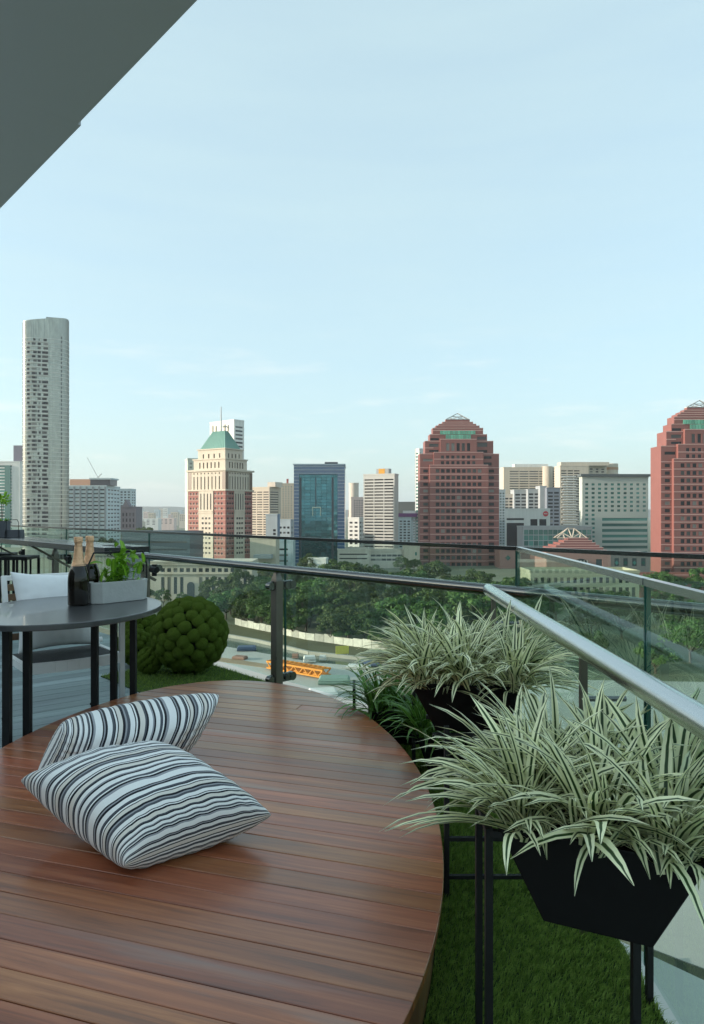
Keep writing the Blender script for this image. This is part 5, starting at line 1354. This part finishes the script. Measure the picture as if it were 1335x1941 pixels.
stand('plant_stand', 'black square-tube stand under the farther variegated plant', [(0.305, 2.21, 0.016), (0.625, 2.21, 0.016), (0.29, 3.22, 0.016), (0.63, 3.20, 0.016)], 0.56,
      [((0.305, 2.21), (0.625, 2.21), 0.075, 0.012), ((0.305, 2.21), (0.625, 2.21), 0.197, 0.012), ((0.625, 2.21), (0.63, 3.20), 0.42, 0.016), ((0.29, 3.22), (0.63, 3.20), 0.42, 0.016), ((0.30, 2.55), (0.63, 2.55), 0.42, 0.016), ((0.30, 2.78), (0.63, 2.78), 0.42, 0.016)])
stand('plant_stand', 'short black stand leg showing left of the dark green plant', [(0.012, 3.80, 0.016), (0.012, 4.0, 0.016)], 0.27, [((0.012, 3.80), (0.012, 4.0), 0.26, 0.014)])

# ------------------------------------------------------------------ striped cushions
def stripe_mat():
    m, nt_, b = nodes_of('striped_cotton')
    N, L = nt_.nodes, nt_.links
    uv = N.new('ShaderNodeUVMap'); sp = N.new('ShaderNodeSeparateXYZ'); L.new(uv.outputs['UV'], sp.inputs[0])
    ml = N.new('ShaderNodeMath'); ml.operation = 'MULTIPLY'; ml.inputs[1].default_value = 3.3; L.new(sp.outputs['Y'], ml.inputs[0])
    fr = N.new('ShaderNodeMath'); fr.operation = 'FRACT'; L.new(ml.outputs[0], fr.inputs[0])
    rp = N.new('ShaderNodeValToRGB'); rp.color_ramp.interpolation = 'CONSTANT'
    wht, ivo, blk, gry, lg = (0.88, 0.88, 0.88), (0.76, 0.72, 0.67), (0.012, 0.014, 0.022), (0.085, 0.095, 0.115), (0.33, 0.34, 0.37)
    seq = [(wht, .05), (blk, .018), (lg, .016), (blk, .03), (wht, .06), (gry, .03), (blk, .014), (wht, .022), (blk, .012), (ivo, .05), (blk, .035), (lg, .02), (gry, .035), (wht, .06), (blk, .014), (wht, .016), (blk, .03), (ivo, .06), (gry, .022), (blk, .022), (wht, .045), (lg, .02), (blk, .02), (wht, .055), (gry, .035), (wht, .02), (blk, .028), (lg, .03), (wht, .05)]
    tot = sum(w_ for _, w_ in seq); x = 0.0
    e = rp.color_ramp.elements
    for i, (c, w_) in enumerate(seq):
        if i == 0: e[0].position = 0; e[0].color = (*c, 1)
        elif i == 1: e[1].position = x; e[1].color = (*c, 1)
        else: k = e.new(x); k.color = (*c, 1)
        x += w_ / tot
    L.new(fr.outputs[0], rp.inputs['Fac'])
    nz = N.new('ShaderNodeTexNoise'); nz.inputs['Scale'].default_value = 260; nz.inputs['Detail'].default_value = 3
    tc = N.new('ShaderNodeTexCoord'); L.new(tc.outputs['Object'], nz.inputs['Vector'])
    mx = N.new('ShaderNodeMixRGB'); mx.blend_type = 'MULTIPLY'; mx.inputs['Fac'].default_value = 0.12
    L.new(rp.outputs['Color'], mx.inputs['Color1']); L.new(nz.outputs['Fac'], mx.inputs['Color2'])
    L.new(mx.outputs['Color'], b.inputs['Base Color'])
    b.inputs['Roughness'].default_value = 0.85; b.inputs['Specular IOR Level'].default_value = 0.2; b.inputs['Sheen Weight'].default_value = 0.15
    bp = N.new('ShaderNodeBump'); bp.inputs['Strength'].default_value = 0.12; bp.inputs['Distance'].default_value = 0.002
    L.new(nz.outputs['Fac'], bp.inputs['Height']); L.new(bp.outputs['Normal'], b.inputs['Normal'])
    return m
def cushion(name, corners, T, m, label, floor_z=None, conc=0.10, seed=0.0, wr=0.006, n=56, cat='cushion', pw_=0.42):
    """corners A,B,C,D in order; A-B is the edge the stripes start from; both sides swell from the seam"""
    A, B, C_, D_ = [Vector(c) for c in corners]
    nrm = (B - A + C_ - D_).cross(D_ - A + C_ - B).normalized()
    ctr_ = (A + B + C_ + D_) / 4
    base = Vector((ctr_.x, ctr_.y, 0))
    vs, fs, uv = [], [], []
    def P(u, v, s_):
        uu = u * (1 - conc * (1 - v * v) * abs(u) ** 3); vv = v * (1 - conc * (1 - u * u) * abs(v) ** 3)
        a, b = (uu + 1) / 2, (vv + 1) / 2
        p_ = A * ((1 - a) * (1 - b)) + B * (a * (1 - b)) + C_ * (a * b) + D_ * ((1 - a) * b)
        prof = max(0.0, (1 - u * u) * (1 - v * v)) ** pw_
        h = T / 2 * prof
        edge_ = max(abs(u), abs(v))
        pucker = wr * prof * (edge_ ** 3) * math.sin(26 * (u if abs(v) > abs(u) else v) + 3 * noise.noise(Vector((u * 2 + seed, v * 2, s_))))
        fold = wr * 1.7 * noise.noise(Vector((u * 1.7 + seed, v * 1.7, seed + s_))) * prof + wr * 0.8 * noise.noise(Vector((u * 5 + seed, v * 5, seed - s_))) * prof
        p_ = p_ + nrm * (s_ * (h + pucker + fold))
        if floor_z is not None and p_.z < floor_z: p_.z = floor_z
        return p_ - base
    for s_ in (1, -1):
        off = len(vs)
        for i in range(n + 1):
            for j in range(n + 1):
                u, v = math.sin((i / n - 0.5) * math.pi), math.sin((j / n - 0.5) * math.pi)
                vs.append(tuple(P(u, v, s_))); uv.append(((i / n), (j / n) if s_ == 1 else (j / n)))
        # stripes follow the distance across the swollen face
        for i in range(n):
            for j in range(n):
                a = off + i * (n + 1) + j
                q_ = (a, a + n + 1, a + n + 2, a + 1)
                fs.append(q_ if s_ == 1 else q_[::-1])
    me = bpy.data.meshes.new(name); me.from_pydata(vs, [], fs); me.materials.append(m)
    ul = me.uv_layers.new(name='UVMap')
    for lp in me.loops: ul.data[lp.index].uv = uv[lp.vertex_index]
    bm = bmesh.new(); bm.from_mesh(me); bmesh.ops.remove_doubles(bm, verts=bm.verts, dist=0.0004); bm.to_mesh(me); bm.free()
    me.polygons.foreach_set('use_smooth', [True] * len(me.polygons)); me.update()
    o = link(name, me, None, base)
    return tag(o, label, cat)
m_stripe = stripe_mat()
def at(x, y, z): 
    Y = FPX * (CAMZ - z) / (y - CY); return Vector(((x - CX) / FPX * Y, Y, z))
FZ = HD + 0.0012
cA, cB, cC, cD = at(40, 1480, HD + 0.175), at(238, 1640, HD + 0.05), at(514, 1545, HD + 0.085), None
cD = cA + cC - cB; cD.z = HD + 0.20
cushion('striped_cushion', (cA, cD, cC, cB), 0.27, m_stripe, 'black and white striped cushion lying in front on the oval deck', FZ, seed=1.3, conc=0.05, pw_=0.37)
bA, bB, bC, bD = at(117, 1376, HD + 0.225), at(415, 1318, HD + 0.255), at(345, 1428, HD + 0.03), at(72, 1462, HD + 0.03)
cushion('striped_cushion', (bA, bD, bC, bB), 0.34, m_stripe, 'black and white striped cushion leaning up behind the front one', FZ, seed=4.1, conc=0.0, pw_=0.33)

# ------------------------------------------------------------------ round table with bottles and planter
m_table = mat('table_slate', (0.045, 0.046, 0.05), rough=0.3, vary=0.12, scale=60, spec=0.8, coat=0.25)
TC = Vector((-1.490, 3.585)); TA, TB, TZ = 0.470, 0.565, 0.75
tbl = empty('oval_table', (TC.x, TC.y, 0), 0, 'dark stone-topped oval table on black tube legs at left', 'table')
ov = [(TA * math.cos(2 * math.pi * k / 96), TB * math.sin(2 * math.pi * k / 96)) for k in range(96)]
bevel(MB().prism(ov, TZ - 0.028, TZ).build('top', m_table, tbl), 0.004)
for (x, Y) in ((14, 3.21), (52.5, 3.33), (180, 3.79), (216, 3.91), (253, 4.02)):
    X = (x - CX) / FPX * Y
    MB().box(X - TC.x - 0.0165, X - TC.x + 0.0165, Y - TC.y - 0.0165, Y - TC.y + 0.0165, 0.001, TZ - 0.0285).build('leg', m_black, tbl)
MB().bar((-0.22, -0.33, TZ - 0.04), (0.12, -0.2, TZ - 0.04), 0.035, 0.022).build('brace', m_black, tbl)
MB().bar((0.23, -0.13, TZ - 0.04), (0.33, 0.15, TZ - 0.041), 0.035, 0.022).build('brace', m_black, tbl)

m_bottle = mat('bottle_glass_dark', (0.008, 0.005, 0.003), rough=0.07, spec=0.5)
m_foil = mat('foil_gold', (0.66, 0.40, 0.24), rough=0.32, metal=1.0, bump=0.5, bscale=120, vary=0.2, scale=30)
def bottle(x, y, label):
    o = empty('sparkling_wine_bottle', (x, y, TZ + 0.001), random.uniform(0, 6), label, 'bottle', 'wine bottles on the oval table')
    k = 0.366 / 0.32
    bz = [(0.030, 0.0), (0.044, 0.002), (0.0462, 0.008), (0.0462, 0.112), (0.0452, 0.130), (0.0418, 0.150), (0.0360, 0.170), (0.0300, 0.187), (0.0250, 0.202)]
    MB().lathe([(r * k * 1.03, z * k) for r, z in bz], 36).build('body', m_bottle, o, smooth=True)
    fz = [(0.0272, 0.194), (0.0236, 0.210), (0.0200, 0.236), (0.0174, 0.262), (0.0160, 0.284), (0.0161, 0.291), (0.0186, 0.293), (0.0190, 0.312), (0.0172, 0.3195), (0.008, 0.3205)]
    MB().lathe([(r * k * 1.05, z * k) for r, z in fz], 36).build('foil', m_foil, o, smooth=True)
    for z, r in ((0.1900, 0.0300), (0.1840, 0.0319)):
        MB().lathe([(r * k * 1.03, 0), (r * k * 1.045, 0.001), (r * k * 1.0, 0.0045)], 30, (0, 0, z * k)).build('gold_ring', m_foil, o, smooth=True)
q = at(149, 1147, TZ); bottle(q.x, q.y, 'dark wine bottle with gold foil, left and nearer of the pair')
q = at(170.5, 1140, TZ); bottle(q.x, q.y, 'dark wine bottle with gold foil, right and farther of the pair')

m_cpot = mat('concrete_pot', (0.42, 0.43, 0.42), rough=0.85, vary=0.14, scale=14, bump=0.15, bscale=60)
q = at(224, 1139, TZ)
pdir = Vector((0.66, 0.75, 0)).normalized()
cpl = empty('table_planter', (q.x, q.y, TZ + 0.001), math.atan2(pdir.y, pdir.x), 'long grey concrete planter with lime green leaves and wire handle on the table', 'planter')
hl, hw, ch, hh = 0.175, 0.066, 0.045, 0.115
oct_ = lambda s_, g: [((hl - ch) * s_ , -hw * s_ + g), (hl * s_, (-hw + ch) * s_), (hl * s_, (hw - ch) * s_), ((hl - ch) * s_, hw * s_ - g), (-(hl - ch) * s_, hw * s_ - g), (-hl * s_, (hw - ch) * s_), (-hl * s_, (-hw + ch) * s_), (-(hl - ch) * s_, -hw * s_ + g)]
ob, ot = oct_(0.97, 0), oct_(1.0, 0); oi = [(p_[0] * 0.88, p_[1] * 0.76) for p_ in ot]
mb = MB(); n8 = 8
mb.add([(*p_, 0) for p_ in ob] + [(*p_, hh) for p_ in ot] + [(*p_, hh) for p_ in oi] + [(*p_, hh - 0.025) for p_ in oi],
       [tuple(range(7, -1, -1))] + [(i, (i + 1) % 8, 8 + (i + 1) % 8, 8 + i) for i in range(8)] + [(8 + i, 8 + (i + 1) % 8, 16 + (i + 1) % 8, 16 + i) for i in range(8)] + [(16 + i, 16 + (i + 1) % 8, 24 + (i + 1) % 8, 24 + i) for i in range(8)])
bevel(mb.build('trough', m_cpot, cpl), 0.003)
MB().add([(*p_, hh - 0.02) for p_ in oi], [tuple(range(8))]).build('soil', m_soil, cpl)
wr_ = 0.0046
pts = [(-hl - 0.006, 0.0, 0.004), (-hl - 0.006, 0.0, 0.2), (-hl + 0.03, 0.0, 0.275), (hl - 0.02, 0.0, 0.275), (hl + 0.006, 0.0, 0.2), (hl + 0.006, 0.0, 0.004)]
for a, b in zip(pts[:-1], pts[1:]): MB().tube(a, b, wr_, 8).build('wire_handle', m_black, cpl, smooth=True)
br = [leaf_mesh('leaf', 0.085, 0.017, d, l, m_lime, fold=0.3, seg=5, shape=0.6) for d, l in ((0.8, 1.3), (1.4, 1.0), (2.0, 0.8), (0.4, 0.9), (1.2, 0.5))]
for k in range(70):
    x = random.gauss(0.03, 0.052); y = random.gauss(0, 0.02); hgt = max(0, random.gauss(0.05, 0.05)) * (1.3 if x > 0 else 0.8); s_ = random.uniform(0.6, 1.15)
    link('leaf', br[k % 5], cpl, (x, y, hh - 0.02 + hgt), (random.gauss(0, 0.3), random.gauss(0, 0.3), random.uniform(0, 6.28)), (s_, s_, s_))
for k in range(9):
    link('leaf', br[k % 5], cpl, (-0.075 + random.gauss(0, 0.008), random.gauss(0, 0.008), hh + 0.035 + 0.012 * random.random()), (0, 0, random.uniform(0, 6.28)), (0.5, 0.5, 0.5))
MB().tube((-0.05, 0, hh - 0.02), (-0.075, 0, hh + 0.04), 0.002, 6).build('stem', m_lime, cpl)
for k in range(8): MB().tube((0.02 + 0.008 * k - 0.03, random.uniform(-0.01, 0.01), hh - 0.02), (0.01 + random.gauss(0.02, 0.04), random.gauss(0, 0.015), hh + 0.09), 0.002, 6).build('stem', m_lime, cpl)

# ------------------------------------------------------------------ white armchair and its pillow
m_whitem = mat('metal_white', (0.82, 0.82, 0.81), rough=0.4, vary=0.04, scale=6)
m_teak = wood_mat('teak_slat', (0.14, 0.08, 0.045), (0.22, 0.13, 0.075), (0.30, 0.19, 0.115), 0.0, rough=0.5)
m_mesh = mat('seat_mesh_dark', (0.022, 0.024, 0.028), rough=0.7, bump=0.4, bscale=400)
cf, cb_ = Vector((0.778, 0.628, 0)), Vector((-0.628, 0.778, 0))       # along the front edge, towards the back
ch_o = Vector((-1.77, 3.74, 0))
chair = empty('armchair', (ch_o.x, ch_o.y, 0), 0, 'white metal armchair with teak slats and dark seat behind the table', 'chair')
def cp3(a, b, z): return cf * a + cb_ * b + Vector((0, 0, z))
WD, DP, SZ = 0.52, 0.50, 0.42
sw = 0.028
for a in (0.0, WD):
    MB().bar(cp3(a, 0, 0.0), cp3(a, 0, 0.635), sw, sw, up=tuple(cf)).build('front_leg', m_whitem, chair)
    MB().bar(cp3(a, DP + 0.0, 0.0), cp3(a, DP - 0.06, 0.44), sw, sw, up=tuple(cf)).build('rear_leg', m_whitem, chair)
    MB().bar(cp3(a, DP - 0.06, 0.4401), cp3(a, DP + 0.06, 0.86), sw, sw, up=tuple(cf)).build('back_post', m_whitem, chair)
    MB().bar(cp3(a, -0.02, 0.65), cp3(a, DP - 0.02, 0.655), 0.05, 0.022).build('armrest', m_teak, chair)
    MB().bar(cp3(a, 0.015, SZ - 0.03), cp3(a, DP - 0.07, SZ - 0.035), sw, 0.04).build('side_rail', m_whitem, chair)
    MB().tube(cp3(a - (0.03 if a == 0 else -0.03), DP - 0.07, SZ + 0.01), cp3(a, DP - 0.07, SZ + 0.01), 0.018, 12).build('pivot', m_whitem, chair, smooth=True)
    MB().bar(cp3(a, DP + 0.0, 0.001), cp3(a, DP + 0.0, 0.014), 0.034, 0.034).build('foot', m_black, chair)
fb = MB()
for k in range(8):
    f0_, f1_ = k / 8, (k + 1) / 8
    g = lambda f: cp3(0.0145 + (WD - 0.029) * f, -0.035 * math.sin(math.pi * f), SZ - 0.03)
    fb.bar(g(f0_), g(f1_), 0.024, 0.058)
fb.build('front_rail', m_whitem, chair)
MB().add([cp3(0.02, 0.0, SZ - 0.008), cp3(WD - 0.02, 0.0, SZ - 0.008), cp3(WD - 0.02, DP - 0.05, SZ - 0.02), cp3(0.02, DP - 0.05, SZ - 0.02), cp3(0.02, 0.0, SZ - 0.02), cp3(WD - 0.02, 0.0, SZ - 0.02), cp3(WD - 0.02, DP - 0.05, SZ - 0.032), cp3(0.02, DP - 0.05, SZ - 0.032)],
    [(0, 1, 2, 3), (7, 6, 5, 4), (0, 4, 5, 1), (1, 5, 6, 2), (2, 6, 7, 3), (3, 7, 4, 0)]).build('seat', m_mesh, chair)
MB().bar(cp3(0.0145, DP + 0.058, 0.846), cp3(WD - 0.0145, DP + 0.058, 0.846), 0.028, 0.028).build('top_rail', m_whitem, chair)
for k in range(6):
    z = 0.50 + 0.058 * k; b = DP - 0.06 + 0.12 * (z - 0.44) / 0.42
    MB().bar(cp3(0.0145, b, z), cp3(WD - 0.0145, b, z), 0.014, 0.040).build('back_slat', m_teak, chair)
m_linen = mat('linen_white', (0.82, 0.83, 0.85), rough=0.9, vary=0.05, scale=10, bump=0.12, bscale=300)
pil = [ch_o + cp3(0.03, DP - 0.17, SZ + 0.0), ch_o + cp3(WD - 0.02, DP - 0.19, SZ + 0.0), ch_o + cp3(WD - 0.03, DP - 0.02, SZ + 0.44), ch_o + cp3(0.02, DP - 0.015, SZ + 0.47)]
cushion('white_pillow', pil, 0.20, m_linen, 'plain white pillow propped on the white armchair', None, seed=7.7, wr=0.004, cat='pillow')

# ------------------------------------------------------------------ moss balls
def moss_mat():
    m, nt_, b = nodes_of('moss')
    N, L = nt_.nodes, nt_.links
    tc = N.new('ShaderNodeTexCoord'); nz = N.new('ShaderNodeTexNoise'); nz.inputs['Scale'].default_value = 30; nz.inputs['Detail'].default_value = 6
    L.new(tc.outputs['Object'], nz.inputs['Vector'])
    rp = N.new('ShaderNodeValToRGB'); e = rp.color_ramp.elements; e[0].position = 0.3; e[0].color = (0.035, 0.065, 0.006, 1); e[1].position = 0.72; e[1].color = (0.15, 0.225, 0.022, 1)
    L.new(nz.outputs['Fac'], rp.inputs['Fac']); L.new(rp.outputs['Color'], b.inputs['Base Color'])
    b.inputs['Roughness'].default_value = 1.0; b.inputs['Specular IOR Level'].default_value = 0.1
    b.inputs['Sheen Weight'].default_value = 0.4; b.inputs['Sheen Tint'].default_value = (0.35, 0.5, 0.12, 1)
    n2 = N.new('ShaderNodeTexNoise'); n2.inputs['Scale'].default_value = 90; n2.inputs['Detail'].default_value = 4; L.new(tc.outputs['Object'], n2.inputs['Vector'])
    bp = N.new('ShaderNodeBump'); bp.inputs['Strength'].default_value = 0.9; bp.inputs['Distance'].default_value = 0.02
    L.new(n2.outputs['Fac'], bp.inputs['Height']); L.new(bp.outputs['Normal'], b.inputs['Normal'])
    return m
m_moss = moss_mat()
bm = bmesh.new(); bmesh.ops.create_icosphere(bm, subdivisions=3, radius=1.0)
for v in bm.verts:
    v.co *= 1 + 0.10 * noise.noise(v.co * 1.6) + 0.05 * noise.noise(v.co * 4.5)
for _ in range(700):                                    # short fibres standing off the clump
    d = Vector((random.gauss(0, 1), random.gauss(0, 1), random.gauss(0.5, 1))).normalized()
    rr = 1 + 0.10 * noise.noise(d * 1.6) + 0.05 * noise.noise(d * 4.5)
    p_ = d * (rr * 0.97); t_ = d.orthogonal().normalized() * 0.022; t_.rotate(Matrix.Rotation(random.uniform(0, 6.28), 3, d))
    tip = d * (rr + random.uniform(0.03, 0.08)) + Vector((random.gauss(0, 0.03), random.gauss(0, 0.03), random.gauss(0, 0.03)))
    bm.faces.new([bm.verts.new(q_) for q_ in (p_ - t_, p_ + t_, tip)])
clump = bpy.data.meshes.new('moss_clump'); bm.to_mesh(clump); bm.free()
clump.materials.append(m_moss); clump.polygons.foreach_set('use_smooth', [True] * len(clump.polygons))
bm = bmesh.new(); bmesh.ops.create_icosphere(bm, subdivisions=4, radius=1.0); core = bpy.data.meshes.new('core'); bm.to_mesh(core); bm.free()
core.materials.append(mat('crease_shade_core', (0.012, 0.02, 0.004), rough=1.0)); core.polygons.foreach_set('use_smooth', [True] * len(core.polygons))  # near-black core puts shade into the creases between clumps
def moss_ball(x, y, r, n, label):
    z0 = 0.012
    o = empty('moss_ball', (x, y, z0), random.uniform(0, 6), label, 'topiary ball', 'moss balls on the turf')
    link('core', core, o, (0, 0, r), (0, 0, 0), (r * 0.80,) * 3)
    cr_ = r * math.sqrt(4.0 / n) * 1.01
    for k in range(n):
        ph = math.acos(1 - 2 * (k + 0.5) / n); th = math.pi * (1 + 5 ** 0.5) * k
        d = Vector((math.sin(ph) * math.cos(th), math.sin(ph) * math.sin(th), math.cos(ph)))
        d = (d + Vector((random.gauss(0, 0.03), random.gauss(0, 0.03), random.gauss(0, 0.03)))).normalized()
        p_ = d * (r * 0.905)
        p_.z = max(p_.z, -r + cr_ * 0.45)
        eu = d.to_track_quat('Z', 'Y').to_euler()
        s_ = cr_ * random.uniform(0.9, 1.08)
        link('moss_clump', clump, o, (p_.x, p_.y, p_.z + r), tuple(eu), (s_, s_ * random.uniform(0.9, 1.05), s_ * 0.71))
def ballpos(cx_, cy_, rp_):
    r_over = rp_ / FPX; Y = CAMZ / ((cy_ - CY) / FPX + r_over); return (cx_ - CX) / FPX * Y, Y, r_over * Y
x, y, r = ballpos(360, 1204, 72); moss_ball(x, y, r * 0.985, 118, 'largest moss ball, right of the others beside the table')
x, y, r = ballpos(283, 1255, 24); moss_ball(x, y, r, 60, 'smallest moss ball, in front of the others')
x, y, r = ballpos(255, 1228, 33); moss_ball(x, y, r, 64, 'middle-sized moss ball behind the chair leg at the left')
x, y, r = ballpos(272, 1196, 33); moss_ball(x, y, r, 60, 'moss ball hidden at the back between table and largest ball')

# ------------------------------------------------------------------ small things on the counter at far left
m_gpot = mat('pot_grey', (0.10, 0.105, 0.12), rough=0.8, vary=0.1, scale=10)
YC_ = FPX * (CAMZ - ZC) / (1018 - CY)
def cpt(x): return (x - CX) / FPX * YC_, YC_
x, y = cpt(4)
o = empty('tree_planter', (x, y, ZC + 0.001), 0, 'grey pot with little round-headed tree on the counter at the left edge', 'potted plant')
s1 = YC_ / FPX
MB().prism([(-0.09, -0.06), (0.06, -0.06), (0.06, 0.06), (-0.09, 0.06)], 0, 0.19, top=[(-0.1, -0.07), (0.07, -0.07), (0.07, 0.07), (-0.1, 0.07)]).build('pot', m_gpot, o)
for k in range(2): MB().tube((-0.01 + 0.015 * k, 0, 0.18), (-0.005 + 0.02 * k, 0, 0.40), 0.004, 6).build('stem', m_bark, o)
for k in range(90):
    th, ph = random.uniform(0, 6.28), math.acos(random.uniform(-0.7, 1)); rr = 0.085 * random.uniform(0.4, 1)
    link('leaf', br[k % 5], o, (rr * math.sin(ph) * math.cos(th), rr * math.sin(ph) * math.sin(th), 0.43 + rr * math.cos(ph)), (random.gauss(0, 0.5), random.gauss(0, 0.5), th), (0.62, 0.62, 0.62))
for k in range(50): link('leaf', br[k % 5], o, (random.uniform(-0.085, 0.055), random.uniform(-0.055, 0.055), 0.17), (0, 0, random.uniform(0, 6.28)), (0.7, 0.5, 0.7))
x, y = cpt(29)
o = empty('wire_planter', (x, y, ZC + 0.001), 0, 'low grey planter with thin wire handle on the counter', 'planter')
MB().prism([(-0.09, -0.05), (0.09, -0.05), (0.09, 0.05), (-0.09, 0.05)], 0, 0.085, top=[(-0.085, -0.045), (0.085, -0.045), (0.085, 0.045), (-0.085, 0.045)]).build('trough', m_gpot, o)
for a, b in (((-0.075, -0.055, 0.002), (-0.075, -0.055, 0.20)), ((-0.075, -0.055, 0.20), (0.05, -0.055, 0.205)), ((0.05, -0.055, 0.205), (0.068, -0.055, 0.17)), ((0.068, -0.055, 0.17), (0.068, -0.055, 0.002))):
    MB().tube(a, b, 0.0035, 6).build('wire_handle', m_black, o)

# ------------------------------------------------------------------ the air over the city
hz = bpy.data.materials.new('haze_air'); hz.use_nodes = True
hn = hz.node_tree.nodes; hn.clear()
ho = hn.new('ShaderNodeOutputMaterial'); hv_ = hn.new('ShaderNodeVolumePrincipled')
hv_.inputs['Color'].default_value = (0.93, 0.96, 1.0, 1); hv_.inputs['Density'].default_value = 0.00011; hv_.inputs['Anisotropy'].default_value = 0.2
hz.node_tree.links.new(hv_.outputs['Volume'], ho.inputs['Volume'])
hb = MB().box(-5600, 5600, -2300, 6400, G - 1.0, 175.0).build('haze', hz); hb['kind'] = 'stuff'
